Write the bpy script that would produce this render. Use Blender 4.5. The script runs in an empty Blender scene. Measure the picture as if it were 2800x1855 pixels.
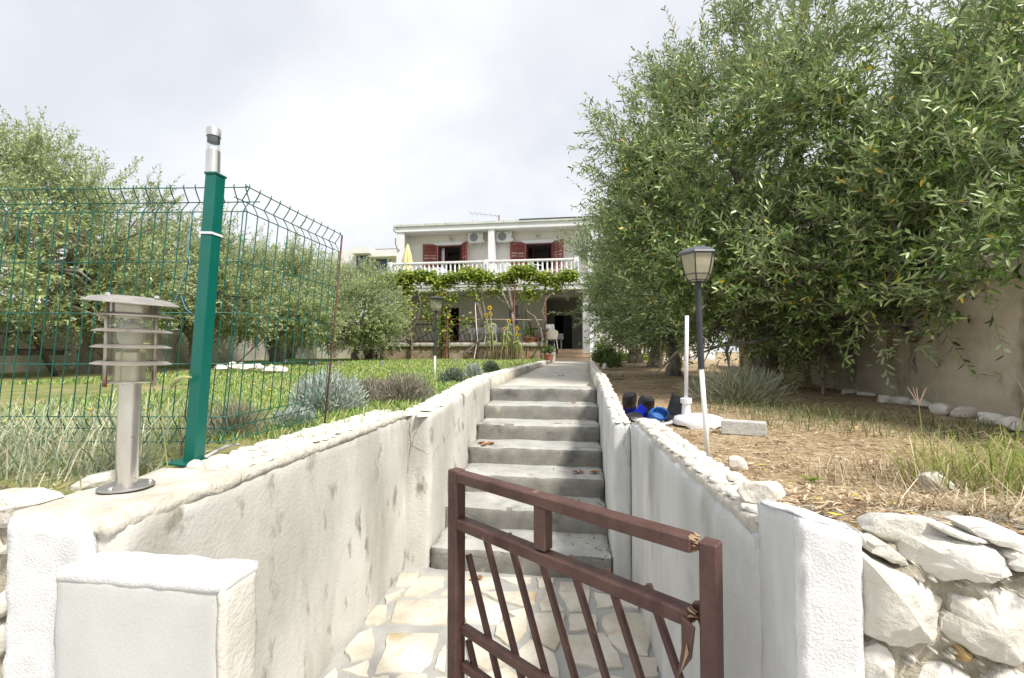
import bpy, bmesh, math, random
import numpy as np
from mathutils import Vector, Matrix, noise as mnoise

SC = bpy.context.scene
COL = SC.collection
R = math.radians

# ---------------------------------------------------------------- camera, sky, sun, exposure
CAM_H = 0.41                      # eye height above the path; path surface is z = 0
FPX = 16 / 36 * 2800
TH, PH = math.atan(175 / FPX), math.atan(33 / FPX)
cd = bpy.data.cameras.new('camera'); cam = bpy.data.objects.new('camera', cd); COL.objects.link(cam)
cd.lens = 16; cd.sensor_width = 36; cd.clip_start = 0.02; cd.clip_end = 2000
cam.location = (0, 0, CAM_H); cam.rotation_euler = (R(90) + PH, 0, TH)
SC.camera = cam

SUN_EL, SUN_AZ = R(52), R(128)     # azimuth clockwise from +Y (path direction): behind and right of the camera
sd = bpy.data.lights.new('sun', 'SUN'); sun = bpy.data.objects.new('sun', sd); COL.objects.link(sun)
sd.energy = 2.8; sd.angle = R(9); sd.color = (1.0, 0.95, 0.87)
sdir = Vector((math.sin(SUN_AZ) * math.cos(SUN_EL), math.cos(SUN_AZ) * math.cos(SUN_EL), math.sin(SUN_EL)))
sun.rotation_euler = sdir.to_track_quat('Z', 'Y').to_euler()

w = bpy.data.worlds.new('World'); SC.world = w; w.use_nodes = True
nt = w.node_tree; nt.nodes.clear(); N = nt.nodes.new; Lk = nt.links.new
out = N('ShaderNodeOutputWorld'); bg = N('ShaderNodeBackground'); Lk(bg.outputs[0], out.inputs[0])
sky = N('ShaderNodeTexSky'); sky.sky_type = 'NISHITA'; sky.sun_disc = False
sky.sun_elevation = SUN_EL; sky.sun_rotation = SUN_AZ
skys = N('ShaderNodeVectorMath'); skys.operation = 'SCALE'; skys.inputs['Scale'].default_value = 0.10
Lk(sky.outputs[0], skys.inputs[0])
tc = N('ShaderNodeTexCoord'); sep = N('ShaderNodeSeparateXYZ'); Lk(tc.outputs['Generated'], sep.inputs[0])
# project the view direction on a flat cloud deck
zc = N('ShaderNodeMath'); zc.operation = 'MAXIMUM'; zc.inputs[1].default_value = 0.0; Lk(sep.outputs[2], zc.inputs[0])
za = N('ShaderNodeMath'); za.operation = 'ADD'; za.inputs[1].default_value = 0.28; Lk(zc.outputs[0], za.inputs[0])
dx = N('ShaderNodeMath'); dx.operation = 'DIVIDE'; Lk(sep.outputs[0], dx.inputs[0]); Lk(za.outputs[0], dx.inputs[1])
dy = N('ShaderNodeMath'); dy.operation = 'DIVIDE'; Lk(sep.outputs[1], dy.inputs[0]); Lk(za.outputs[0], dy.inputs[1])
cmb = N('ShaderNodeCombineXYZ'); Lk(dx.outputs[0], cmb.inputs[0]); Lk(dy.outputs[0], cmb.inputs[1]); cmb.inputs[2].default_value = 3.7
n1 = N('ShaderNodeTexNoise'); n1.inputs['Scale'].default_value = 1.0; n1.inputs['Detail'].default_value = 7; n1.inputs['Roughness'].default_value = 0.52
n1.inputs['Distortion'].default_value = 0.35
Lk(cmb.outputs[0], n1.inputs['Vector'])
cr = N('ShaderNodeValToRGB'); e = cr.color_ramp
e.elements[0].position = 0.40; e.elements[0].color = (0.485, 0.497, 0.53, 1)
e.elements[1].position = 0.60; e.elements[1].color = (0.62, 0.62, 0.62, 1)
m_ = e.elements.new(0.5); m_.color = (0.55, 0.557, 0.578, 1)
Lk(n1.outputs[0], cr.inputs[0])
mx = N('ShaderNodeMix'); mx.data_type = 'RGBA'; mx.inputs[0].default_value = 0.9
Lk(skys.outputs[0], mx.inputs[6]); Lk(cr.outputs[0], mx.inputs[7])
Lk(mx.outputs[2], bg.inputs[0]); bg.inputs[1].default_value = 1.0

vs = SC.view_settings
SC.display_settings.display_device = 'sRGB'
vs.view_transform = 'Standard'; vs.look = 'None'; vs.gamma = 1.0; vs.exposure = 0.82; vs.use_curve_mapping = False
cy = SC.cycles
cy.max_bounces = 6; cy.diffuse_bounces = 3; cy.glossy_bounces = 3; cy.transmission_bounces = 4; cy.transparent_max_bounces = 12
cy.caustics_reflective = False; cy.caustics_refractive = False
try:
    cy.use_denoising = True; cy.denoiser = 'OPENIMAGEDENOISE'
except Exception: pass

# ---------------------------------------------------------------- surveying helpers: sight line of the photograph -> point on a real plane
_fh = np.array([-math.sin(TH), math.cos(TH), 0]); _r = np.array([math.cos(TH), math.sin(TH), 0]); _z = np.array([0, 0, 1.0])
_fw = _fh * math.cos(PH) + _z * math.sin(PH); _up = -_fh * math.sin(PH) + _z * math.cos(PH); _C = np.array([0, 0, CAM_H])
def ray(x, y): return _fw + _r * ((x - 1400) / FPX) - _up * ((y - 927.5) / FPX)
def gz(x, y, z): d = ray(x, y); return _C + d * ((z - CAM_H) / d[2])
def gy(x, y, Y): d = ray(x, y); return _C + d * (Y / d[1])

# ---------------------------------------------------------------- materials
MATS = {}
def mat(name, c1, c2=None, rough=0.8, scale=6.0, bump=0.0, bscale=None, metal=0.0, spec=0.35, stretch=(1, 1, 1), lo=0.35, hi=0.65,
        spots=None, spots2=None, rnd=0.0, isl=0.0, transl=0.0, back=None, ramp=None, coat=0.0, detail=6.0):
    """procedural material: noise between two colours, optional blotches (colour, scale, threshold, stretch), optional per-object / per-leaf variation"""
    if name in MATS: return MATS[name]
    m = bpy.data.materials.new(name); m.use_nodes = True; t = m.node_tree; t.nodes.clear(); N = t.nodes.new; L = t.links.new
    o = N('ShaderNodeOutputMaterial'); b = N('ShaderNodeBsdfPrincipled'); L(b.outputs[0], o.inputs[0])
    b.inputs['Roughness'].default_value = rough; b.inputs['Metallic'].default_value = metal
    b.inputs['Specular IOR Level'].default_value = spec
    if coat: b.inputs['Coat Weight'].default_value = coat
    tcn = N('ShaderNodeTexCoord')
    def noise(sc, st=(1, 1, 1), det=detail, off=0.0):
        mp = N('ShaderNodeMapping'); mp.inputs['Scale'].default_value = st; mp.inputs['Location'].default_value = (off, off * 1.7, off * .6)
        L(tcn.outputs['Object'], mp.inputs[0])
        n = N('ShaderNodeTexNoise'); n.inputs['Scale'].default_value = sc; n.inputs['Detail'].default_value = det; n.inputs['Roughness'].default_value = .6
        L(mp.outputs[0], n.inputs['Vector']); return n.outputs[0]
    def rgba(c): return (c[0], c[1], c[2], 1)
    if ramp:                       # list of (pos, colour) over a random value per island
        g = N('ShaderNodeNewGeometry'); rp = N('ShaderNodeValToRGB'); el = rp.color_ramp.elements
        el[0].position, el[0].color = ramp[0][0], rgba(ramp[0][1]); el[1].position, el[1].color = ramp[-1][0], rgba(ramp[-1][1])
        for p, c in ramp[1:-1]: q = el.new(p); q.color = rgba(c)
        L(g.outputs['Random Per Island'], rp.inputs[0]); colr = rp.outputs[0]
    elif c2 is None:
        rg = N('ShaderNodeRGB'); rg.outputs[0].default_value = rgba(c1); colr = rg.outputs[0]
    else:
        rp = N('ShaderNodeValToRGB'); el = rp.color_ramp.elements
        el[0].position, el[0].color = lo, rgba(c1); el[1].position, el[1].color = hi, rgba(c2)
        L(noise(scale, stretch), rp.inputs[0]); colr = rp.outputs[0]
    for k, sp in enumerate((spots, spots2)):
        if not sp: continue
        sc_, ss, th, st = sp[0], sp[1], sp[2], (sp[3] if len(sp) > 3 else (1, 1, 1))
        soft = sp[4] if len(sp) > 4 else 0.06
        rp = N('ShaderNodeValToRGB'); el = rp.color_ramp.elements
        el[0].position, el[0].color = th, (0, 0, 0, 1); el[1].position, el[1].color = min(1, th + soft), (1, 1, 1, 1)
        L(noise(ss, st, 4, 13.0 + 7 * k), rp.inputs[0])
        mxn = N('ShaderNodeMix'); mxn.data_type = 'RGBA'; L(rp.outputs[0], mxn.inputs[0]); L(colr, mxn.inputs[6]); mxn.inputs[7].default_value = rgba(sc_)
        colr = mxn.outputs[2]
    if back:
        g = N('ShaderNodeNewGeometry'); mxn = N('ShaderNodeMix'); mxn.data_type = 'RGBA'; L(g.outputs['Backfacing'], mxn.inputs[0])
        L(colr, mxn.inputs[6]); mxn.inputs[7].default_value = rgba(back); colr = mxn.outputs[2]
    if rnd or isl:
        if rnd:
            g = N('ShaderNodeObjectInfo'); src = g.outputs['Random']; amt = rnd
        else:
            g = N('ShaderNodeNewGeometry'); src = g.outputs['Random Per Island']; amt = isl
        mr = N('ShaderNodeMapRange'); mr.inputs[3].default_value = 1 - amt; mr.inputs[4].default_value = 1 + amt; L(src, mr.inputs[0])
        hsv = N('ShaderNodeHueSaturation'); L(mr.outputs[0], hsv.inputs['Value']); L(colr, hsv.inputs['Color']); colr = hsv.outputs[0]
    L(colr, b.inputs['Base Color'])
    if bump:
        bn = N('ShaderNodeBump'); bn.inputs['Strength'].default_value = bump; bn.inputs['Distance'].default_value = .02
        L(noise(bscale or scale * 4, (1, 1, 1), 8, 3.0), bn.inputs['Height']); L(bn.outputs[0], b.inputs['Normal'])
    if transl:
        tr = N('ShaderNodeBsdfTranslucent'); L(colr, tr.inputs[0]); ms = N('ShaderNodeMixShader'); ms.inputs[0].default_value = transl
        L(b.outputs[0], ms.inputs[1]); L(tr.outputs[0], ms.inputs[2]); L(ms.outputs[0], o.inputs[0])
    MATS[name] = m; return m
def glass(name, tint, mixg=0.14, rough=0.05, haze=None, hazef=0.0):
    if name in MATS: return MATS[name]
    m = bpy.data.materials.new(name); m.use_nodes = True; t = m.node_tree; t.nodes.clear(); N = t.nodes.new; L = t.links.new
    o = N('ShaderNodeOutputMaterial'); a = N('ShaderNodeBsdfTransparent'); a.inputs[0].default_value = (*tint, 1)
    g = N('ShaderNodeBsdfGlossy'); g.inputs['Roughness'].default_value = rough; s = N('ShaderNodeMixShader'); s.inputs[0].default_value = mixg
    L(a.outputs[0], s.inputs[1]); L(g.outputs[0], s.inputs[2]); L(s.outputs[0], o.inputs[0]); MATS[name] = m
    if haze:  # pale diffuse share mixed in to brighten the glass
        d = N('ShaderNodeBsdfDiffuse'); d.inputs[0].default_value = (*haze, 1); s2 = N('ShaderNodeMixShader'); s2.inputs[0].default_value = hazef
        L(s.outputs[0], s2.inputs[1]); L(d.outputs[0], s2.inputs[2]); L(s2.outputs[0], o.inputs[0])
    return m

# ---------------------------------------------------------------- mesh builder and object helpers
class MB:
    def __init__(s): s.v = []; s.f = []
    def add(s, vs_, fs):
        k = len(s.v); s.v += [tuple(map(float, q)) for q in vs_]; s.f += [tuple(i + k for i in q) for q in fs]; return s
    def box(s, lo, hi, M=None):
        (a, b, c), (d, e_, f) = lo, hi
        v = [(a, b, c), (d, b, c), (d, e_, c), (a, e_, c), (a, b, f), (d, b, f), (d, e_, f), (a, e_, f)]
        if M is not None: v = [tuple(M @ Vector(q)) for q in v]
        return s.add(v, [(0, 3, 2, 1), (4, 5, 6, 7), (0, 1, 5, 4), (1, 2, 6, 5), (2, 3, 7, 6), (3, 0, 4, 7)])
    def cbox(s, c, d, M=None):
        return s.box([c[i] - d[i] / 2 for i in range(3)], [c[i] + d[i] / 2 for i in range(3)], M)
    def bar(s, p, q, w_, h_, upv=(0, 0, 1)):
        p, q = Vector(p), Vector(q); d = (q - p); u = Vector(upv); sd_ = d.cross(u).normalized(); u = sd_.cross(d).normalized()
        v = []
        for e_ in (p, q):
            for a, b in ((-1, -1), (1, -1), (1, 1), (-1, 1)): v.append(e_ + sd_ * (a * w_ / 2) + u * (b * h_ / 2))
        return s.add(v, [(0, 1, 2, 3), (7, 6, 5, 4), (0, 4, 5, 1), (1, 5, 6, 2), (2, 6, 7, 3), (3, 7, 4, 0)])
    def tube(s, pts, rad, n=6, caps=True):
        pts = [Vector(p) for p in pts]; m = len(pts)
        if not hasattr(rad, '__len__'): rad = [rad] * m
        v = []; prev = None
        for i, p in enumerate(pts):
            d = (pts[min(i + 1, m - 1)] - pts[max(i - 1, 0)]).normalized()
            if prev is None:
                a = Vector((0, 0, 1)) if abs(d.z) < .9 else Vector((1, 0, 0)); sd_ = d.cross(a).normalized()
            else:
                sd_ = (prev - d * prev.dot(d)); sd_ = sd_.normalized() if sd_.length > 1e-6 else d.orthogonal().normalized()
            prev = sd_; t_ = d.cross(sd_)
            for k in range(n):
                an = 2 * math.pi * k / n; v.append(p + (sd_ * math.cos(an) + t_ * math.sin(an)) * rad[i])
        f = [(i * n + k, i * n + (k + 1) % n, (i + 1) * n + (k + 1) % n, (i + 1) * n + k) for i in range(m - 1) for k in range(n)]
        if caps: f += [tuple(range(n - 1, -1, -1)), tuple(range((m - 1) * n, m * n))]
        return s.add(v, f)
    def cyl(s, p, q, r, n=16, r2=None): return s.tube([p, q], [r, r if r2 is None else r2], n)
    def lathe(s, prof, c=(0, 0, 0), n=20, M=None, closed=True):
        v = []; m = len(prof)
        for r_, z_ in prof:
            for k in range(n):
                an = 2 * math.pi * k / n; q = Vector((r_ * math.cos(an), r_ * math.sin(an), z_))
                if M is not None: q = M @ q
                v.append(q + Vector(c))
        f = [(i * n + k, i * n + (k + 1) % n, (i + 1) * n + (k + 1) % n, (i + 1) * n + k) for i in range(m - 1) for k in range(n)]
        if closed: f += [tuple(range(n - 1, -1, -1)), tuple(range((m - 1) * n, m * n))]
        return s.add(v, f)
    def prism(s, poly, z0, z1):
        n = len(poly); v = [(x, y, z0) for x, y in poly] + [(x, y, z1) for x, y in poly]
        return s.add(v, [tuple(range(n - 1, -1, -1)), tuple(range(n, 2 * n))] + [(i, (i + 1) % n, n + (i + 1) % n, n + i) for i in range(n)])
    def mesh(s, name, m=None, smooth=False):
        me = bpy.data.meshes.new(name); me.from_pydata(s.v, [], s.f)
        if m: me.materials.append(m)
        if smooth: me.polygons.foreach_set('use_smooth', [True] * len(me.polygons))
        me.update(); return me
    def build(s, name, m, parent=None, smooth=False, bevel=0.0, seg=1, auto=None):
        me = s.mesh(name, m, smooth)
        if bevel:
            bm = bmesh.new(); bm.from_mesh(me); bmesh.ops.remove_doubles(bm, verts=bm.verts, dist=1e-6)
            ed = [e_ for e_ in bm.edges if len(e_.link_faces) == 2 and e_.calc_face_angle(0) > R(35)]
            bmesh.ops.bevel(bm, geom=ed, offset=bevel, segments=seg, affect='EDGES', profile=.6, clamp_overlap=True); bm.to_mesh(me); bm.free()
        if auto:
            me.polygons.foreach_set('use_smooth', [True] * len(me.polygons)); me.set_sharp_from_angle(angle=R(auto))
        return place(name, me, parent)
def place(name, me, parent=None, loc=None, rot=None, sc=None):
    o = bpy.data.objects.new(name, me); COL.objects.link(o)
    if loc is not None: o.location = loc
    if rot is not None: o.rotation_euler = rot
    if sc is not None: o.scale = sc
    if parent is not None: adopt(o, parent)
    return o
def wmat(o):
    m = Matrix.LocRotScale(o.location, o.rotation_euler, o.scale)
    return (wmat(o.parent) @ o.matrix_parent_inverse @ m) if o.parent else m
def adopt(o, parent):
    o.parent = parent; o.matrix_parent_inverse = wmat(parent).inverted()
def tag(o, label=None, cat=None, group=None, kind=None):
    if label: o['label'] = label
    if cat: o['category'] = cat
    if group: o['group'] = group
    if kind: o['kind'] = kind
    return o
def thing(name, label, cat, loc=(0, 0, 0), group=None):
    o = bpy.data.objects.new(name, None); COL.objects.link(o); o.location = loc; o.empty_display_size = .1
    return tag(o, label, cat, group)
def struct(o): o['kind'] = 'structure'; return o
def copy_tree(o, parent=None):
    c = o.copy(); COL.objects.link(c)
    if parent is not None: c.parent = parent
    for ch in list(o.children): copy_tree(ch, c)
    return c
def np_mesh(name, verts, quads, m, smooth=False):
    """many small faces, vectorised; quads: (n,4) or (n,3) int array"""
    me = bpy.data.meshes.new(name); nv = len(verts); nf, k = quads.shape
    me.vertices.add(nv); me.vertices.foreach_set('co', np.ascontiguousarray(verts, dtype=np.float32).ravel())
    me.loops.add(nf * k); me.loops.foreach_set('vertex_index', np.ascontiguousarray(quads, dtype=np.int32).ravel())
    me.polygons.add(nf); me.polygons.foreach_set('loop_start', np.arange(0, nf * k, k, dtype=np.int32))
    me.polygons.foreach_set('loop_total', np.full(nf, k, dtype=np.int32))
    if smooth: me.polygons.foreach_set('use_smooth', np.ones(nf, dtype=bool))
    me.update(calc_edges=True); me.materials.append(m); return me
def unit(a): return a / np.maximum(np.linalg.norm(a, axis=-1, keepdims=True), 1e-9)
def leaves(name, pos, d, nrm, Ln, Wd, m, parent=None, droop=0.1, full=True):
    """lanceolate leaves folded along the midrib: pos, direction, face normal, length, width"""
    n = len(pos); d = unit(d); s_ = unit(np.cross(d, nrm)); u = np.cross(s_, d); Ln = np.asarray(Ln).reshape(-1, 1); Wd = np.asarray(Wd).reshape(-1, 1)
    if full:
        a = pos + d * Ln * .3 + u * Wd * .12; b = pos + d * Ln * .68 + u * Wd * .05 - u * droop * Ln * .3
        V = np.stack([pos, a + s_ * Wd * .42, b + s_ * Wd * .42, pos + d * Ln - u * droop * Ln, b - s_ * Wd * .42, a - s_ * Wd * .42], 1).reshape(-1, 3)
        i = np.arange(n)[:, None] * 6
        Q = np.concatenate([i + np.array([[0, 1, 2, 3]]), i + np.array([[0, 3, 4, 5]])], 0)
    else:
        a = pos + d * Ln * .45 + u * Wd * .1
        V = np.stack([pos, a + s_ * Wd * .5, pos + d * Ln - u * droop * Ln, a - s_ * Wd * .5], 1).reshape(-1, 3)
        i = np.arange(n)[:, None] * 4; Q = i + np.array([[0, 1, 2, 3]])
    return place(name, np_mesh(name, V, Q, m), parent)
def blades(name, base, h, wd, lean, m, parent=None, rng=None, curl=.5):
    """grass blades: two quads and a tip, bending over"""
    n = len(base); rng = rng or np.random.default_rng(1); az = rng.uniform(0, 2 * np.pi, n)
    ld = np.stack([np.cos(az), np.sin(az), np.zeros(n)], 1); sd_ = np.stack([-np.sin(az + .4), np.cos(az + .4), np.zeros(n)], 1)
    h = np.asarray(h).reshape(-1, 1) * np.ones((n, 1)); wd = np.asarray(wd).reshape(-1, 1) * np.ones((n, 1)); lean = np.asarray(lean).reshape(-1, 1) * np.ones((n, 1)); up_ = np.array([[0, 0, 1.0]])
    p1 = base + up_ * h * .45 + ld * h * lean * .3; p2 = base + up_ * h * .8 + ld * h * lean * .75; p3 = base + up_ * h * (1 - .35 * curl * np.minimum(lean, 1)) + ld * h * lean * 1.2
    V = np.stack([base - sd_ * wd / 2, base + sd_ * wd / 2, p1 - sd_ * wd * .45, p1 + sd_ * wd * .45, p2 - sd_ * wd * .3, p2 + sd_ * wd * .3, p3], 1).reshape(-1, 3)
    i = np.arange(n)[:, None] * 7
    T = np.concatenate([i + np.array([q]) for q in ([0, 1, 3], [0, 3, 2], [2, 3, 5], [2, 5, 4], [4, 5, 6])], 0)
    return place(name, np_mesh(name, V, T, m), parent)
def rough_box(lo, hi, seg, amp, seed=0, freq=3.0, edge=.01, warp=None):
    """box with gridded faces, uneven surface and worn edges; returns MB"""
    lo, hi = np.array(lo, float), np.array(hi, float); nx, ny, nz = seg; idx = {}; mb = MB(); off = Vector((seed * 3.1, seed * 1.7, seed * 5.3))
    def vid(i, j, k):
        if (i, j, k) in idx: return idx[(i, j, k)]
        p = lo + (hi - lo) * np.array([i / nx, j / ny, k / nz]); onf = [(i in (0, nx)), (j in (0, ny)), (k in (0, nz))]
        q = Vector(p)
        d = mnoise.noise_vector(q * freq + off) * amp
        if sum(onf) >= 2:
            c = Vector((lo + hi) / 2); e_ = edge * (0.6 + abs(mnoise.noise(q * 14 + off)) * 1.4)
            for a in range(3):
                if onf[a]: q[a] += e_ if q[a] < c[a] else -e_
        p = q + d
        if warp: p = Vector(warp(*p))
        idx[(i, j, k)] = len(mb.v); mb.v.append(tuple(p)); return idx[(i, j, k)]
    for i in range(nx):
        for j in range(ny):
            mb.f.append((vid(i, j, 0), vid(i, j + 1, 0), vid(i + 1, j + 1, 0), vid(i + 1, j, 0)))
            mb.f.append((vid(i, j, nz), vid(i + 1, j, nz), vid(i + 1, j + 1, nz), vid(i, j + 1, nz)))
        for k in range(nz):
            mb.f.append((vid(i, 0, k), vid(i + 1, 0, k), vid(i + 1, 0, k + 1), vid(i, 0, k + 1)))
            mb.f.append((vid(i, ny, k), vid(i, ny, k + 1), vid(i + 1, ny, k + 1), vid(i + 1, ny, k)))
    for j in range(ny):
        for k in range(nz):
            mb.f.append((vid(0, j, k), vid(0, j, k + 1), vid(0, j + 1, k + 1), vid(0, j + 1, k)))
            mb.f.append((vid(nx, j, k), vid(nx, j + 1, k), vid(nx, j + 1, k + 1), vid(nx, j, k + 1)))
    return mb
def crack(target, pix, wd=.002, m=None, step=6):
    """hairline crack following a wall surface"""
    from mathutils.bvhtree import BVHTree
    me = target.data; bv = BVHTree.FromPolygons([v.co for v in me.vertices], [tuple(q.vertices) for q in me.polygons]); pts = []; rr = random.Random(int(pix[0][0]))
    for (a, b), (c, d) in zip(pix, pix[1:]):
        n = max(2, int(math.hypot(c - a, d - b) / step))
        for i in range(n):
            x = a + (c - a) * i / n + rr.uniform(-2.5, 2.5); y = b + (d - b) * i / n + rr.uniform(-1.5, 1.5); dr = Vector(ray(x, y)).normalized(); h = bv.ray_cast(Vector(_C), dr)
            if h[0] is not None: pts.append((h[0] - dr * .0012, h[1], dr))
    mb = MB(); v = []
    for i, (q, nn, dr) in enumerate(pts):
        t_ = (pts[min(i + 1, len(pts) - 1)][0] - pts[max(i - 1, 0)][0]); s_ = t_.cross(dr); s_ = s_.normalized() if s_.length > 1e-9 else Vector((1, 0, 0)); w_ = wd * rr.uniform(.25, 1)
        v += [q - s_ * w_ / 2, q + s_ * w_ / 2]
    f = [(2 * i, 2 * i + 1, 2 * i + 3, 2 * i + 2) for i in range(len(pts) - 1) if (pts[i][0] - pts[i + 1][0]).length < .06]
    if f: mb.add(v, f).build('crack', m or mat('crack_dark', (.10, .09, .075), (.22, .20, .17), .95, 30), target)
def rock(c, dims, seed, sub=2, amp=.35, flat=None, yaw=0):
    """angular lump of limestone"""
    bm = bmesh.new(); bmesh.ops.create_icosphere(bm, subdivisions=sub, radius=1); rr = random.Random(seed)
    planes = [(Vector((rr.gauss(0, 1), rr.gauss(0, 1), rr.gauss(0, 1))).normalized(), rr.uniform(.55, .85)) for _ in range(9)]
    Mz = Matrix.Rotation(yaw, 3, 'Z'); mb = MB()
    for v in bm.verts:
        p = v.co.copy()
        for nn, dd in planes:
            t_ = p.dot(nn)
            if t_ > dd: p -= nn * (t_ - dd)
        p += mnoise.noise_vector(p * 2.2 + Vector((seed, seed * 2, 0))) * amp * .35
        p = Mz @ Vector((p.x * dims[0] / 2, p.y * dims[1] / 2, p.z * dims[2] / 2)); v.co = p + Vector(c)
    bm.verts.index_update(); mb.v = [tuple(v.co) for v in bm.verts]; mb.f = [tuple(v.index for v in f.verts) for f in bm.faces]; bm.free(); return mb
def ground_hit(px, py, zf, z=0.0):
    for _ in range(12): p = gz(px, py, z); z = float(zf(np.array(p[0]), np.array(p[1])))
    return np.array([p[0], p[1], z])
def smooth01(a, b, x): t_ = np.clip((x - a) / (b - a), 0, 1); return t_ * t_ * (3 - 2 * t_)

# ---------------------------------------------------------------- palette
PLASTER = mat('plaster_wall', (.46, .445, .395), (.70, .685, .64), .9, 2.4, .28, 70, stretch=(1, 1, .5), lo=.28, hi=.64,
              spots=((.27, .255, .20), 7.5, .595, (1.0, 1.0, .5), .10), spots2=((.37, .355, .305), 1.9, .50, (1, 1, .3), .2))
PLASTER_R = mat('plaster_wall_shaded', (.47, .48, .47), (.69, .695, .685), .9, 2.8, .28, 70, stretch=(1, 1, .35), lo=.28, hi=.68,
                spots=((.33, .32, .27), 2.2, .55, (1, 1, .4), .14), spots2=((.70, .71, .72), 3.4, .58, (1, 1, .3), .1))  # cooler than PLASTER: shade of faces turned from the sun, put into the colour
WHITEWASH = mat('whitewash', (.68, .68, .68), (.80, .80, .795), .92, 9, .40, 170, spots=((.52, .51, .48), 26, .69, (1, 1, 1), .05), spots2=((.60, .59, .56), 3.4, .60, (1, 1, .5), .2))
CREAMFACE = mat('cream_render', (.50, .455, .37), (.72, .68, .60), .92, 9, .6, 70, lo=.3, hi=.62, spots=((.42, .35, .24), 6, .60, (1, 1, 1), .1), spots2=((.76, .74, .70), 4, .58, (1, 1, 1), .1))
STUBFACE = mat('smooth_render', (.50, .50, .485), (.58, .58, .56), .88, 3, .10, 120, spots=((.40, .38, .32), 34, .71, (1, 1, 1), .03), spots2=((.62, .615, .59), 2.6, .56, (1, 1, .5), .2))
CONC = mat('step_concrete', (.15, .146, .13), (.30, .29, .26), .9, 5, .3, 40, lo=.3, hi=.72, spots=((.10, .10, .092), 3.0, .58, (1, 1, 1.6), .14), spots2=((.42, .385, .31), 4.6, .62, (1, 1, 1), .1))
CONCT = mat('tread_concrete_lit', (.33, .33, .31), (.52, .515, .485), .9, 5, .3, 40, lo=.3, hi=.72, spots=((.22, .215, .195), 3.6, .60, (1, 1, 1), .12), spots2=((.60, .57, .50), 7, .66))  # paler than CONC: the light on the treads is in the colour
PATHC = mat('path_concrete', (.48, .45, .39), (.62, .59, .52), .9, 4, .3, 40, spots=((.36, .34, .30), 2.5, .60, (1, 1, 1), .12))
MORTAR = mat('mortar_floor', (.34, .34, .325), (.45, .445, .42), .9, 6, .3, 50)
FLAG = mat('flagstone', (.50, .445, .345), (.68, .64, .56), .8, 5, .4, 30, lo=.3, hi=.62, spots=((.50, .37, .20), 3.5, .60, (1, 1, 1), .15), spots2=((.44, .42, .38), 9, .62, (1, 1, 1), .12), rnd=.10)
PEB = mat('pebble', (.66, .615, .53), (.80, .77, .705), .85, 14, .4, 30, rnd=.10)
CAPM = mat('cap_mortar', (.58, .54, .46), (.74, .70, .62), .95, 24, .9, 50)
LIME = mat('limestone', (.56, .525, .445), (.76, .735, .68), .9, 7, .7, 34, lo=.3, hi=.60, spots=((.46, .36, .22), 5, .62, (1, 1, 1), .12), spots2=((.36, .345, .32), 11, .62, (1, 1, 1), .08), rnd=.07, detail=10)
RUBM = mat('rubble_mortar', (.33, .29, .21), (.58, .525, .42), .95, 26, 1.0, 60, lo=.3, hi=.66)
OCHRE = mat('ochre_stone', (.45, .30, .12), (.62, .47, .26), .85, 8, .4)
BROWN = mat('brown_paint', (.080, .038, .031), (.125, .066, .055), .5, 10, .35, 40, stretch=(1, 1, 1), spots=((.24, .155, .125), 13, .69, (1, 1, 1), .04), spots2=((.065, .026, .022), 5, .58, (1, 1, .4), .1), spec=.45)
BARE = mat('bare_wood', (.30, .19, .10), (.48, .36, .22), .8, 30, .3)
WIREG = mat('wire_green', (.0, .085, .062), (.004, .11, .08), .4, 6, spec=.5)
GREEN = mat('green_paint', (.0, .112, .085), (.004, .13, .098), .32, 6, spec=.5, spots=((.05, .22, .17), 22, .72))
STEEL = mat('stainless_steel', (.62, .60, .56), (.76, .74, .70), .30, 18, metal=.95, stretch=(1, 1, .3), spots=((.33, .19, .09), 26, .68))
RUST = mat('rust', (.14, .05, .03), (.26, .10, .06), .8, 22, .2)
RUSTW = mat('white_rusty', (.78, .77, .74), (.85, .85, .83), .5, 6, spots=((.38, .19, .07), 15, .64, (1, 1, .6), .06))
DARKP = mat('dark_plastic', (.035, .038, .045), (.055, .058, .066), .5, 8)
BLACKP = mat('black_paint', (.02, .022, .026), (.03, .033, .04), .45, 8)
WHITEP = mat('white_paint', (.78, .78, .78), (.84, .84, .84), .6, 5)
WPLAST = mat('white_plastic', (.74, .75, .78), (.80, .81, .83), .4, 4)
LGLASS = glass('lamp_glass', (.93, .93, .84), .10, .08, (.80, .79, .62), .20)  # pale diffuse share makes the glass look brighter
FROST = mat('frosted_glass', (.50, .47, .33), (.58, .55, .42), .35, 5, transl=.35)
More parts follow.
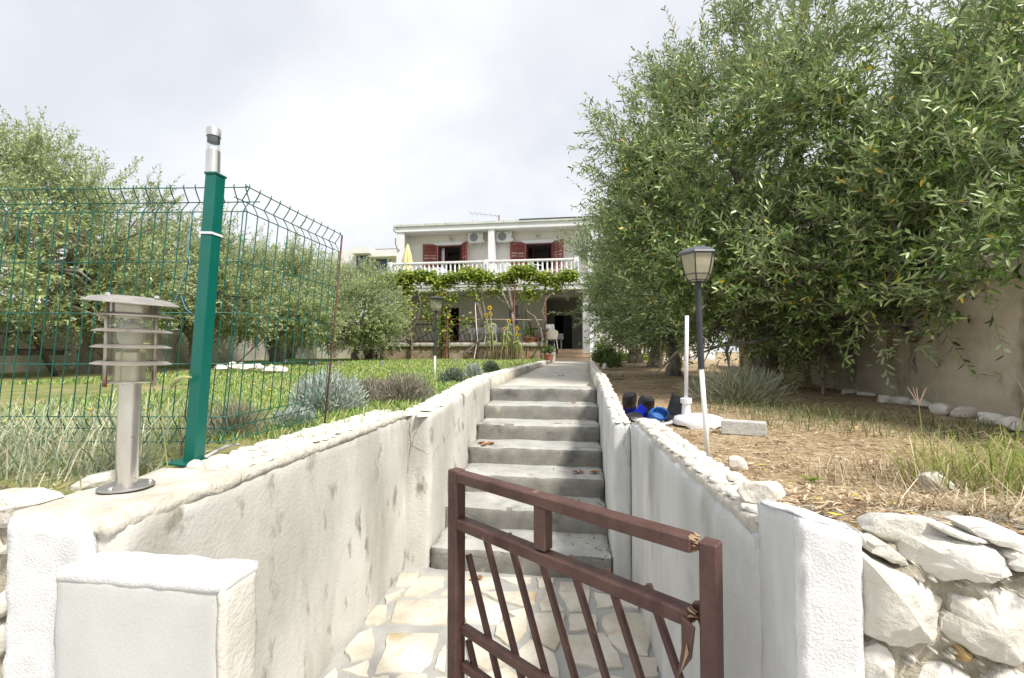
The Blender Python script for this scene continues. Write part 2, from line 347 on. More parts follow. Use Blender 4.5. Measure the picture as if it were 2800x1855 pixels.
# ================================================================ ground, street, path, steps
SOIL = mat('soil', (.31, .22, .125), (.48, .37, .235), .95, 3.0, .6, 45, spots=((.20, .135, .08), 9, .60, (1, 1, 1), .1), spots2=((.55, .45, .31), 2.2, .58, (1, 1, 1), .14))
TURF = mat('turf', (.15, .185, .05), (.27, .27, .10), .95, 2.6, .5, 60, spots=((.40, .31, .18), 1.3, .55, (1, 1, 1), .12), spots2=((.34, .28, .15), 5, .60, (1, 1, 1), .1))
def lawn_z(x, y): return -.02 + .05 * smooth01(4, 20, y) + .012 * np.sin(x * 1.7 + y * .9) * smooth01(1.5, 4, y)
def soil_z(x, y): return .015 - .165 * smooth01(1.15, 2.2, y) + .10 * smooth01(8, 19, y) + .010 * np.sin(x * 2.3 + y * 1.1) + .03 * smooth01(1.2, 2.5, x) * smooth01(3.5, 1.5, y)
def sheet(name, xs, ys, zf, m):
    X, Y = np.meshgrid(xs, ys, indexing='ij'); X = np.where((Y < 2.96) & (X > 0) & (X < .47), .47, X); Z = zf(X, Y); V = np.stack([X, Y, Z], -1).reshape(-1, 3); nx, ny = len(xs), len(ys)
    a = (np.arange(nx - 1)[:, None] * ny + np.arange(ny - 1)[None, :]).ravel()
    return struct(place(name, np_mesh(name, V, np.stack([a, a + ny, a + ny + 1, a + 1], 1), m, True)))
ys = np.concatenate([np.arange(1.06, 8, .12), np.arange(8, 26, .6), np.linspace(26, 90, 12)])
lawn = sheet('lawn', np.concatenate([-np.geomspace(70, 1.5, 60), [-1.3, -1.13]]), ys, lawn_z, TURF)
soil = sheet('garden_soil', np.concatenate([np.arange(.30, 6, .12), np.geomspace(6, 70, 20)]), ys, soil_z, SOIL)
struct(MB().add([(-900, -900, -1.6), (900, -900, -1.6), (900, 900, -1.6), (-900, 900, -1.6)], [(0, 1, 2, 3)]).build('terrain', mat('far_ground', (.20, .19, .10), (.30, .27, .16), .95, .2)))
struct(MB().add([(-40, -14, -1.05), (40, -14, -1.05), (40, 1.2, -1.05), (-40, 1.2, -1.05)], [(0, 1, 2, 3)]).build('street', mat('street_paving', (.36, .35, .32), (.48, .46, .42), .9, 4, .3)))
struct(rough_box((-.97, 5.42, -.6), (.23, 20.4, 0), (6, 70, 2), .006, 3, 1.6, .006, warp=lambda x, y, z: (x if x < 0 else x + .25 * float(smooth01(5.5, 17, y)), y, z - .03 * float(smooth01(6, 19, y)))).build('path', PATHC, smooth=True))

# steps: seven risers of 0.146 m, treads of 0.36 m between X -0.96 and 0.22
t = thing('garden_steps', 'weathered grey concrete steps climbing from the gate to the path', 'steps', (-.37, 3, -1.02))
RISE, Y0, TRD = .146, 2.93, .354
for k in range(7):
    zt = -1.022 + RISE * (k + 1); y0 = Y0 + TRD * k; x0 = -.962 - (.16 if k == 0 else 0) * 0
    mb = rough_box((-.964, y0, zt - .30), (.224, y0 + TRD + .05, zt), (26, 9, 8), .007, 11 + k, 5.0, .013)
    # top faces get a paler concrete: light falling on the treads, put into the colour
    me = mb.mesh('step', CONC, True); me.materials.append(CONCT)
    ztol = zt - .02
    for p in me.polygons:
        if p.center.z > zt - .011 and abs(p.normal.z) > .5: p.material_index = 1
    me.set_sharp_from_angle(angle=R(50)); place('step', me, t)

# paved floor inside the gate
fl = struct(MB().box((-1.125, .3, -1.2), (.41, 2.96, -1.022)).build('gate_floor', MORTAR))
FS = """590,615 560,690 455,695 480,630|725,640 715,690 590,750 505,745 540,690 600,640|820,640 1010,645 995,700 860,740 690,745 760,690|1015,650 1190,650 1180,680 1100,684
500,710 402,750 400,785 480,748|455,770 740,760 735,900 620,900 420,890|320,800 410,795 405,880 350,905 290,895|920,730 1220,725 1210,790 1160,815 1000,770
815,775 900,745 1055,805 1010,900 830,890|1060,835 1180,805 1180,860 1120,870|1230,790 1290,700 1370,830 1240,830|1335,665 1510,680 1500,830 1390,830 1340,740
1530,730 1620,740 1640,800 1540,815|1650,740 1780,770 1770,820 1660,800|1000,910 1170,832 1160,940 1090,1030 985,960|1190,840 1375,842 1370,960 1320,1050 1190,970
1390,850 1540,850 1550,930 1390,940|1560,870 1620,835 1800,840 1840,1000 1820,1070 1690,1060 1600,980|330,920 350,1040 330,1080 220,1095 180,1040 260,950
410,945 690,945 660,1090 600,1150 335,1165 390,1060|310,1090 310,1190 160,1150|130,1125 150,1180 100,1240 40,1230|500,1165 620,1170 650,1230 480,1240 440,1200
690,1060 730,1010 725,1170 660,1140|740,1190 740,1240 680,1250 670,1180|820,960 975,975 1075,1040 1055,1110 960,1150 850,1110|1115,1045 1190,985 1310,1060 1350,1190 1160,1200 1085,1115
1390,960 1580,945 1660,1060 1690,1130 1540,1140 1400,1105|1760,1075 1880,1080 1870,1180 1800,1193 1760,1140|1420,1195 1560,1155 1720,1195 1700,1290 1450,1300|840,1130 950,1165 1060,1130 1140,1205 1100,1290 860,1280
1220,650 1310,655 1300,690 1230,710|1560,690 1650,700 1640,730 1550,720|330,1190 420,1180 460,1270 300,1290|200,1190 290,1200 260,1290 170,1270"""
rr = random.Random(5)
for poly in FS.replace('\n', '|').split('|'):
    pts = [tuple(map(float, q.split(','))) for q in poly.split()]; W = [gz(850 + x / 1.9725, 1250 + y / 1.9725, -1.012)[:2] for x, y in pts]
    W = [q for q in W]; cx, cy_ = np.mean(W, 0); P = []
    if not (-1.14 < cx < .42): continue
    for i, a in enumerate(W):
        b = W[(i + 1) % len(W)]
        for s_ in (.0, .35, .7):
            q = a + (np.array(b) - a) * s_; q = q + np.array([rr.uniform(-1, 1), rr.uniform(-1, 1)]) * .006; q = (q - [cx, cy_]) * .985 + [cx, cy_]
            P.append((min(max(q[0], -1.115), .375), min(q[1], 2.94)))
    if sum(P[i - 1][0] * P[i][1] - P[i][0] * P[i - 1][1] for i in range(len(P))) < 0: P = P[::-1]
    n = len(P); top = -1.010 + rr.uniform(-.003, .003); mb = MB()
    ins = [((x - cx) * .965 + cx, (y - cy_) * .965 + cy_) for x, y in P]
    v = [(x, y, -1.03) for x, y in P] + [(x, y, top - .005) for x, y in P] + [(x, y, top) for x, y in ins]
    mb.add(v, [(i, (i + 1) % n, n + (i + 1) % n, n + i) for i in range(n)] + [(n + i, n + (i + 1) % n, 2 * n + (i + 1) % n, 2 * n + i) for i in range(n)] + [tuple(range(2 * n, 3 * n))])
    mb.build('flagstone', FLAG, fl, auto=50)

# ================================================================ garden walls with pebble tops
def pebble_mesh(seed):
    rr = random.Random(seed); mb = MB(); n = 9; rings = ((1.04, -.5), (1.0, .45), (.80, .86)); v = []
    ph = [rr.uniform(.72, 1.16) for _ in range(n)]
    for s_, z_ in rings: v += [(math.cos(2 * math.pi * k / n) * s_ * ph[k] * .5, math.sin(2 * math.pi * k / n) * s_ * ph[k] * .5, z_ * .5 + rr.uniform(-.09, .09)) for k in range(n)]
    v.append((rr.uniform(-.1, .1), rr.uniform(-.1, .1), .52))
    f = [(r_ * n + k, r_ * n + (k + 1) % n, (r_ + 1) * n + (k + 1) % n, (r_ + 1) * n + k) for r_ in (0, 1) for k in range(n)] + [(2 * n + k, 2 * n + (k + 1) % n, 3 * n) for k in range(n)]
    return mb.add(v, f).mesh('pebble', PEB, True)
PEBS = [pebble_mesh(i) for i in range(8)]
PEBW = []
for q in PEBS[:4]: q = q.copy(); q.materials[0] = WHITEWASH; PEBW.append(q)
def pebbles(parent, y0, y1, xin, xout, zf, size, seed, far=None):
    """rows of flat stones bedded along a wall top; beyond `far` one joined mass"""
    rr = random.Random(seed); y = y0; mass = MB()
    while y < y1:
        xi, xo = xin(y), xout(y); rows = max(2, round(abs(xo - xi) / size)); wd = (xo - xi) / rows; st = size * rr.uniform(.75, 1.1)
        for k in range(rows):
            x = xi + wd * (k + .5) + rr.uniform(-.008, .008); yy = y + rr.uniform(-.02, .02); z = zf(yy) + rr.uniform(-.004, .004)
            sc = (abs(wd) * rr.uniform(.85, 1.22), st * rr.uniform(.85, 1.3), size * rr.uniform(.22, .34)); rz = rr.uniform(-.5, .5)
            if far is None or y < far:
                place('pebble', rr.choice(PEBS), parent, (x, yy, z), (rr.uniform(-.12, .12), rr.uniform(-.12, .12), rz), sc)
            else:
                M_ = Matrix.LocRotScale((x, yy, z), Matrix.Rotation(rz, 3, 'Z'), Vector(sc)); me = rr.choice(PEBS)
                mass.add([M_ @ v.co for v in me.vertices], [tuple(p.vertices) for p in me.polygons])
        y += st * (1 if far is None or y < far else 1.6)
    if mass.v: mass.build('pebble_row', PEB, parent, smooth=True)['kind'] = 'stuff'
# left wall beside the gate (inner face X -1.12)
t = thing('garden_wall', 'long cream plastered wall left of the steps, carrying the bollard lamp and fence post', 'wall', (-1.25, 2, -1.02))
def bulge(x, y, z): return (x - .02 * math.exp(-((z + .75) / .3) ** 2) * 0, y, z)
WL = rough_box((-1.37, .985, -1.15), (-1.12, 2.97, -.012), (4, 60, 34), .010, 2, 2.6, .012).build('plaster_body', PLASTER, t, smooth=True)
mb = rough_box((-1.41, .955, -1.15), (-1.17, .99, -.005), (16, 3, 60), .006, 9, 22.0, .010); mb.build('whitewashed_end', WHITEWASH, t, smooth=True)
rough_box((-1.43, .97, -.05), (-1.121, 1.42, .004), (26, 40, 4), .007, 13, 14.0, .010).build('cement_top', CREAMFACE, t, smooth=True)
rough_box((-1.368, 1.40, -.04), (-1.118, 2.95, .006), (6, 60, 2), .006, 15, 14, .006).build('cap_bed', CAPM, t, smooth=True)
pebbles(t, 1.44, 2.93, lambda y: -1.135, lambda y: -1.36, lambda y: .008, .07, 1)
# low stub at the left of the gate
t = thing('gate_stub_wall', 'short pale stub wall with rendered front, lowest block left of the gate', 'wall', (-.95, .95, -1.05))
rough_box((-1.19, .90, -1.15), (-.765, 1.005, -.098), (30, 8, 40), .003, 4, 4.0, .004).build('rendered_face', STUBFACE, t, smooth=True)
rough_box((-.772, .897, -1.15), (-.752, 1.008, -.10), (2, 8, 50), .004, 14, 18.0, .004).build('rough_end', mat('pale_cream_render', (.58, .55, .475), (.72, .69, .63), .92, 7, .4, 70, lo=.3, hi=.62), t, smooth=True)
rough_box((-1.186, .8965, -.118), (-.752, 1.010, -.088), (44, 12, 3), .0035, 24, 26.0, .004).build('whitewashed_top', WHITEWASH, t, smooth=True)
rr = random.Random(8)
for i in range(5):
    for j in range(1):
        place('pebble', rr.choice(PEBW), t, (-1.04 + i * .062 + rr.uniform(-.01, .01), .955 + rr.uniform(-.02, .02), -.0905), (0, 0, rr.uniform(-.6, .6)), (.058, .046, .016))
# walls along the steps and path
def tl(y): return float(np.interp(y, [2.9, 3.6, 5.05, 7.5, 16.5], [-.005, .045, .125, .125, .07]))
def tr(y): return float(np.interp(y, [2.9, 3.97, 5.14, 7.3, 12, 18], [-.03, .05, .14, .155, .12, .06]))
def flare(y): return .25 * float(smooth01(5.5, 17, y))
t = thing('path_wall', 'low pebble-topped wall along the left edge of the steps and path', 'wall', (-1.05, 6, 0))
def wl(x, y, z): return (x, y, z + (tl(y) if z > -.3 else 0))
SWL = rough_box((-1.19, 2.935, -1.15), (-.962, 5.2, -.014), (8, 60, 34), .009, 31, 2.6, .010, warp=wl).build('plaster_body', PLASTER, t, smooth=True)
rough_box((-1.18, 5.19, -.3), (-.958, 16.8, -.02), (4, 90, 3), .016, 32, 2.2, .012, warp=lambda x, y, z: (x - .05 * math.sin(y * .6) * (y - 5.2) / 12, y, z + (tl(y) if z > -.15 else 0))).build('kerb_body', mat('kerb_plaster', (.50, .46, .37), (.70, .66, .57), .9, 3, .3, 30, spots=((.28, .26, .21), 3, .58, (1, 1, .6), .1)), t, smooth=True)
pebbles(t, 2.96, 16.7, lambda y: -.985 - .05 * math.sin(y * .6) * max(0, y - 5.2) / 12, lambda y: -1.165 - .05 * math.sin(y * .6) * max(0, y - 5.2) / 12, lambda y: tl(y) - .012, .085, 2, far=5.0)
t = thing('path_wall', 'low pebble-topped wall along the right edge of the steps beside the olive trees', 'wall', (.28, 6, 0))
def wr(x, y, z): return (x + flare(y), y, z + (tr(y) if z > -.3 else 0))
SWR = rough_box((.222, 2.935, -1.15), (.345, 5.2, -.014), (6, 60, 34), .007, 41, 2.6, .008, warp=wr).build('plaster_body', PLASTER_R, t, smooth=True)
rough_box((.220, 5.19, -.4), (.350, 18.4, -.02), (3, 90, 4), .012, 42, 2.2, .012, warp=lambda x, y, z: (x + flare(y), y, z + (tr(y) if z > -.2 else 0))).build('kerb_body', MATS['kerb_plaster'], t, smooth=True)
pebbles(t, 2.96, 18.3, lambda y: .235 + flare(y), lambda y: .335 + flare(y), lambda y: tr(y) - .012, .06, 3, far=4.4)
# right wall beside the gate
t = thing('garden_wall', 'shade-grey plastered wall right of the gate with rough pebble top', 'wall', (.43, 2, -1.02))
def xr(y): return .346 + .062 * (2.93 - y) / 1.8
rough_box((.352, 1.14, -1.15), (.50, 2.945, -.02), (4, 42, 26), .009, 5, 1.7, .012, warp=lambda x, y, z: (x - .018 + .074 * (2.93 - y) / 1.8, y, z + (.0 if z < -.5 else .012 * math.sin(y * 2)))).build('plaster_body', PLASTER_R, t, smooth=True)
rough_box((.358, 1.16, -.05), (.496, 2.93, .0), (5, 60, 2), .006, 16, 14, .006, warp=lambda x, y, z: (x + .058 * (2.93 - y) / 1.8, y, z + .012 * math.sin(y * 2))).build('cap_bed', CAPM, t, smooth=True)
pebbles(t, 1.17, 2.90, lambda y: xr(y) + .016, lambda y: xr(y) + .136, lambda y: .002 + .012 * math.sin(y * 2), .058, 4)
# right gate pillar
t = thing('gate_pillar', 'whitewashed pillar with bright front and shade-grey flank right of the gate', 'pillar', (.47, 1.05, -1.05))
slope = lambda x, y, z: (x, y, z + (.035 * (1.17 - y) / .2 - .02 * (x - .42) / .1 if z > -.4 else 0))
rough_box((.425, .965, -1.15), (.53, 1.175, .055), (5, 10, 40), .003, 6, 5, .004, warp=slope).build('plaster_core', PLASTER_R, t, smooth=True)  # flank uses the plaster with shade in its colour
rough_box((.418, .945, -1.15), (.534, .972, .052), (12, 3, 90), .0025, 7, 34, .006, warp=slope).build('whitewashed_front', WHITEWASH, t, smooth=True)
rough_box((.428, .955, .045), (.527, 1.17, .062), (8, 12, 2), .005, 8, 14, .007, warp=slope).build('whitewashed_top', WHITEWASH, t, smooth=True)

Z4 = lambda l: [(1000 + x / 2.4125, 950 + y / 2.4125) for x, y in l]
crack(SWL, Z4([(362, 440), (352, 520), (312, 600), (306, 650), (370, 682), (432, 712)]), .004)
crack(SWL, Z4([(300, 450), (288, 560), (302, 640), (280, 780), (250, 1000), (240, 1270)]), .006)
crack(SWL, Z4([(790, 330), (750, 360), (650, 440), (540, 580), (452, 690), (440, 760)]), .003)
crack(SWL, Z4([(770, 320), (700, 390), (620, 470)]), .002)
crack(SWR, Z4([(1700, 480), (1712, 560), (1702, 640), (1720, 720), (1750, 800)]), .003)
crack(WL, Z4([(90, 700), (60, 760), (85, 830), (70, 900)]), .0015)
for o in [c for c in bpy.data.objects if c.name.startswith('step') and c.type == 'MESH'][:1]:
    crack(o, Z4([(408, 1345), (500, 1368), (600, 1352), (700, 1372), (800, 1392), (870, 1345), (960, 1370)]), .006); crack(o, Z4([(1000, 1385), (1030, 1430), (1010, 1470)]), .004); crack(o, Z4([(1480, 1380), (1560, 1400), (1600, 1360)]), .005)
# ================================================================ rubble retaining walls on the street
def face_stone(parent, pts, Y, bulge, seed, m=None, ox=2200, oy=1350, k=3.105, dep=.06):
    """quarried stone built up from its outline: rounded shoulders, hacked face, real depth"""
    rr = random.Random(seed); O = [gy(ox + x / k, oy + y / k, Y) for x, y in pts]; P = []
    for i, a in enumerate(O):
        a_, b, c_ = O[i - 1], O[(i + 1) % len(O)], a
        for s_ in (.12, .37, .63, .88):
            q = a + (b - a) * s_; P.append(np.array([q[0], q[2]]) + np.array([rr.uniform(-1, 1), rr.uniform(-1, 1)]) * .0025)
    c = np.mean(P, 0); n = len(P); v = []; ext = max(np.linalg.norm(q - c) for q in P)
    PL = [(rr.uniform(.75, 1.15), (rr.uniform(-1, 1), rr.uniform(-.9, 1.1))) for _ in range(9)]
    tilt = (rr.uniform(-.25, .25), rr.uniform(-.1, .35))
    for s_, d in ((1.0, dep), (1.0, dep * .2), (.985, -.15), (.95, -.45), (.86, -.75), (.70, -.92), (.50, -1.0), (.26, -1.05)):
        for p in P:
            q = c + (p - c) * s_; w3 = Vector((q[0], q[1], seed * .37))
            fx, fz = (q[0] - c[0]) / ext, (q[1] - c[1]) / ext
            cell = 1 - min(a_ + .95 * (g_[0] * fx + g_[1] * fz) for a_, g_ in PL) + mnoise.noise(w3 * 30) * .22 + mnoise.noise(w3 * 70) * .12
            y = Y + (d if d > 0 else (d + cell * min(1, -d * 1.5)) * bulge + ((q[0] - c[0]) * tilt[0] + (q[1] - c[1]) * tilt[1]) * (-d)); v.append((q[0], y, q[1]))
    v.append((c[0], Y - bulge * 1.05, c[1])); nr_ = 8
    f = [(r_ * n + i, r_ * n + (i + 1) % n, (r_ + 1) * n + (i + 1) % n, (r_ + 1) * n + i) for r_ in range(nr_ - 1) for i in range(n)] + [((nr_ - 1) * n + i, (nr_ - 1) * n + (i + 1) % n, nr_ * n) for i in range(n)]
    o = MB().add(v, f).build('stone', m or LIME, parent, auto=24)
    bm = bmesh.new(); bm.from_mesh(o.data); bmesh.ops.recalc_face_normals(bm, faces=bm.faces); bm.to_mesh(o.data); bm.free(); return o
t = thing('rubble_wall', 'dry rubble wall of white limestone boulders right of the whitewashed pillar', 'wall', (1, 1, -1.05))
rough_box((.53, .975, -1.2), (4.5, 1.3, .018), (160, 8, 56), .020, 61, 16, .02).build('mortar_core', RUBM, t, smooth=True)
RS = """560,490 600,440 730,440 800,510 930,640 850,630 700,570|445,500 560,540 1040,780 1170,900 1140,1040 1110,1250 950,1270 900,1310 700,1285 455,1165
1000,430 1150,415 1480,420 1640,470 1780,700 1620,685 1560,730 1280,720 1180,745 1020,690 900,570|1250,850 1500,890 1600,800 1780,830 1990,930 2020,1380 1790,1465 1600,1420 1400,1340 1250,1240 1140,1150 1160,1040 1245,1000
1150,305 1250,310 1480,375 1650,450 1500,415 1270,380|1400,285 1700,300 1960,400 1960,470 1650,440 1480,360|1720,610 1863,510 2050,560 2040,700 1800,650|1670,510 1800,480 1800,530 1730,550
455,1315 600,1270 710,1310 765,1440 765,1650 450,1660|775,1480 900,1450 1100,1430 1280,1460 1420,1560 1500,1760 780,1760|1600,1540 1700,1490 1863,1540 1990,1600 1990,1760 1560,1760|450,310 510,350 510,440 440,460
1420,790 1540,780 1530,850 1480,850|2060,600 2300,560 2400,900 2100,900|2060,950 2380,960 2400,1400 2080,1400"""
for i, poly in enumerate(RS.replace('\n', '|').split('|')):
    pts = [tuple(map(float, q.split(','))) for q in poly.split()]; big = len(pts) > 8
    face_stone(t, pts, .972 if not big else .968, .04 if big else .018, 70 + i)
face_stone(t, [(1230, 1260), (1300, 1260), (1400, 1350), (1400, 1440), (1290, 1390)], .972, .02, 90, OCHRE)
def inside(q, poly):
    c_ = False; n = len(poly)
    for i in range(n):
        (x1, y1), (x2, y2) = poly[i], poly[i - 1]
        if (y1 > q[1]) != (y2 > q[1]) and q[0] < (x2 - x1) * (q[1] - y1) / (y2 - y1) + x1: c_ = not c_
    return c_
ALLP = [[tuple(map(float, q.split(','))) for q in s_.split()] for s_ in RS.replace('\n', '|').split('|')]; rr = random.Random(44); done = []
for _ in range(900):
    q = (rr.uniform(450, 1960), rr.uniform(700, 1600)); r_ = rr.uniform(12, 30)
    if any(inside((q[0] + dx_ * r_ * .8, q[1] + dy_ * r_ * .6), P_) for P_ in ALLP for dx_, dy_ in ((0, 0), (1, 0), (-1, 0), (0, 1), (0, -1))) or any(math.hypot(q[0] - a, q[1] - b) < r_ + c_ for a, b, c_ in done): continue
    done.append((q[0], q[1], r_)); k = rr.randint(5, 7); a0 = rr.uniform(0, 6)
    face_stone(t, [(q[0] + math.cos(a0 + 6.283 * i / k) * r_ * rr.uniform(.8, 1.2), q[1] + math.sin(a0 + 6.283 * i / k) * r_ * rr.uniform(.55, .85)) for i in range(k)], .963, .012, 300 + len(done), rr.choice((LIME, LIME, CREAMFACE)), dep=.014)
    if len(done) > 22: break
t2 = thing('rubble_wall', 'rubble wall at the far left edge beside the whitewashed wall end', 'wall', (-1.8, 1, -1.05))
rough_box((-4.5, 1.03, -1.2), (-1.40, 1.25, -.02), (50, 4, 24), .03, 62, 5, .02).build('mortar_core', RUBM, t2, smooth=True)
LS = "0,265 150,270 290,320 200,380 160,500 -180,500 -200,280|470,300 510,220 600,140 830,90 840,200 700,270|-120,990 0,990 130,850 170,930 80,1120 -150,1180|130,700 180,630 190,760 150,800|-150,1190 0,1180 90,1200 40,1400 -120,1470|-200,560 -20,540 0,700 -180,740|20,620 100,610 90,680 30,690"
for i, poly in enumerate(LS.split('|')):
    pts = [tuple(map(float, q.split(','))) for q in poly.split()]
    face_stone(t2, pts, 1.02 if i != 1 else 1.24, .03, 120 + i, LIME, 0, 1250, 2.592)
# loose stones
def loose(label, px, py, z, dims, seed, yaw=0, name='loose_stone'):
    p = ground_hit(px, py, soil_z); o = rock((p[0], p[1], p[2] + dims[2] * .34), dims, seed, 3, .3, yaw=yaw).build(name, LIME, auto=28); return tag(o, label, 'stone')
p = gy(2200 + 840 / 3.105, 1350 + 310 / 3.105, 1.04); tag(rock((p[0], p[1], p[2]), (.155, .11, .075), 3, 3, .3, yaw=-.2).build('loose_stone', LIME, auto=28), 'rounded white stone resting on the rubble wall beside the pillar', 'stone')
loose('angular white stone on the soil near the leaning lamp pole', 2017, 1285, -.13, (.115, .09, .09), 5)
loose('pale pointed stone half sunk at the edge of the yellow grass', 2562, 1350, -.05, (.15, .12, .10), 12, .5)
loose('pale flat stone wedged behind the whitewashed pillar', 2085, 1372, -.06, (.13, .08, .07), 16, .2)
rr = random.Random(3)
RX = [(1960, 912), (2000, 918), (2045, 930), (2085, 936), (2130, 942), (2180, 955), (2230, 962), (2290, 978), (2345, 992)]
for i, (x, y) in enumerate(RX):
    p = gz(x * 1.1829, y * 1.1829, -.14); d = (.30 - .01 * i, .2, .12)
    tag(rock((p[0], p[1], -.11), d, 30 + i, 2, .3, yaw=rr.uniform(0, 3)).build('edging_stone', LIME, auto=30),
        ('first', 'second', 'third', 'fourth', 'fifth', 'sixth', 'seventh', 'eighth', 'ninth')[i] + ' white rock from the left in the row edging the bed below the tan wall', 'stone', 'rocks edging the bed under the tan wall')
for i in range(14):
    a = rr.uniform(0, 6.28); r_ = rr.uniform(0, 1); x, y = -6.15 + .72 * r_ * math.cos(a) + (i % 3) * .1, 7.75 + .5 * r_ * math.sin(a); dz = .16 * (1 - r_)
    tag(rock((x, y, .04 + dz * .8), (rr.uniform(.2, .34), rr.uniform(.18, .26), rr.uniform(.1, .18)), 50 + i, 2, .3, yaw=rr.uniform(0, 3)).build('piled_stone', LIME, auto=30),
        'pale stone in the low heap on the lawn behind the fence', 'stone', 'heap of stones on the lawn')
# concrete block, paving offcuts
CONB = mat('block_concrete', (.46, .46, .44), (.60, .60, .575), .9, 14, .5, 60)
p = gz(2037, 1190, -.15); M_ = Matrix.Translation((p[0], p[1] + .03, -.105)) @ Matrix.Rotation(R(-18), 4, 'Z')
tag(MB().box((-.135, -.05, -.045), (.135, .05, .045), M_).build('concrete_block', CONB, bevel=.006, seg=2), 'solid grey concrete block lying on the leaf litter', 'block')
p = gz(1670, 1032, -.1); M_ = Matrix.Translation((p[0] + .1, p[1] + .1, -.075)) @ Matrix.Rotation(R(-12), 4, 'Z')
tag(MB().box((-.15, -.09, -.04), (.15, .09, .04), M_).build('paving_brick', mat('brick_grey', (.30, .24, .18), (.40, .34, .27), .9, 12, .4), bevel=.005), 'brownish brick lying beside the right path wall', 'brick')
p = gz(1650, 1012, -.08); tag(rock((p[0] + .05, p[1] + .2, .0), (.32, .12, .2), 77, 2, .2, yaw=1.2).build('kerb_slab', LIME, auto=30), 'pale slab leaning on the right path wall behind the brick', 'stone')
# ================================================================ broken wooden gate
GA, GB = np.array([-.44, 1.60]), np.array([.305, 1.093]); GU = (GB - GA) / np.linalg.norm(GB - GA); GN = np.array([GU[1], -GU[0]])   # GN points to the street
def gp(u, z, d=0.0): q = GA + GU * u + GN * d; return Vector((q[0], q[1], z))
t = thing('wooden_gate', 'broken brown wooden gate standing ajar in front of the steps', 'gate', (GA[0], GA[1], -1.02))
nv = Vector((GN[0], GN[1], 0))
def gbar(name, u0, z0, u1, z1, wd, th, d=0.0, bev=.004):
    return MB().bar(gp(u0, z0, d), gp(u1, z1, d), th, wd, nv.cross(gp(u1, z1) - gp(u0, z0))).build(name, BROWN, t, bevel=bev)
MB().bar(gp(.022, -1.0), gp(.022, -.010), .048, .046, nv).build('gate_post', BROWN, t, bevel=.004)
gbar('top_rail', .046, -.032, .858, -.036, .036, .046)
gbar('rail', .046, -.193, .850, -.206, .036, .046)
gbar('rail', .046, -.562, .66, -.575, .030, .030, -.012)
gbar('rail', .046, -.688, .75, -.70, .030, .030, -.012)
MB().bar(gp(.412, -.176), gp(.412, -.051), .044, .040, nv).build('centre_stile', BROWN, t, bevel=.003)
for i in range(-2, 7):
    u0 = .120 + .1215 * i; k_ = .41; zt, zb = -.186, -.97; ub = u0 + (zt - zb) * k_
    if u0 < .05: zt = zt - (.05 - u0) / k_; u0 = .05
    if ub > .87: zb = zb + (ub - .87) / k_ * (1 if i < 3 else 1); ub = .87
    MB().bar(gp(u0, zt, -.032), gp(ub, zb, -.032), .016, .020, nv).build('slat', BROWN, t, bevel=.002)
# splintered ends
def splinter(u, z, s, seed):
    rr = random.Random(seed); mb = MB()
    for i in range(14):
        a, b = rr.uniform(-.5, .5) * .036, rr.uniform(-.5, .5) * .040; L_ = rr.uniform(.004, .016) * s; c = gp(u - .006, z + a, b); e = gp(u + L_, z + a * .9 + rr.uniform(-.003, .003), b)
        mb.tube([c, e], [.0065, .001], 4)
    mb.build('broken_end', BARE, t)
splinter(.858, -.036, 1, 4); splinter(.850, -.206, .8, 5)
mb = MB(); mb.add([gp(.838, -.20, .030), gp(.868, -.215, .034), gp(.858, -.29, .030), gp(.826, -.345, .026), gp(.838, -.27, .028), gp(.838, -.20, .018), gp(.868, -.215, .022), gp(.858, -.29, .018), gp(.826, -.345, .020), gp(.838, -.27, .016)],
       [(0, 1, 2, 3, 4), (9, 8, 7, 6, 5), (0, 5, 6, 1), (1, 6, 7, 2), (2, 7, 8, 3), (3, 8, 9, 4), (4, 9, 5, 0)])
mb.build('torn_slat', BROWN, t)
mb = MB(); mb.add([gp(.852, -.25, .0355), gp(.857, -.27, .0350), gp(.842, -.31, .033), gp(.836, -.325, .0325), gp(.846, -.285, .034)], [(0, 1, 2, 3, 4)]); mb.build('bare_patch', BARE, t)
tg = thing('gate_hinge_post', 'upright brown wooden post split off from the broken gate, right end', 'post', tuple(gp(.90, -1.02)))
MB().bar(gp(.897, -1.02, .004), gp(.897, -.018, .004), .040, .042, nv).build('post', BROWN, tg, bevel=.004)
for z, d in ((-.030, .004), (-.040, .012), (-.200, .004), (-.212, -.006)):
    MB().tube([gp(.850, z - .002, d), gp(.866, z + .001, d), gp(.882, z - .003, d)], .0018, 6).build('nail', RUST, tg, smooth=True)

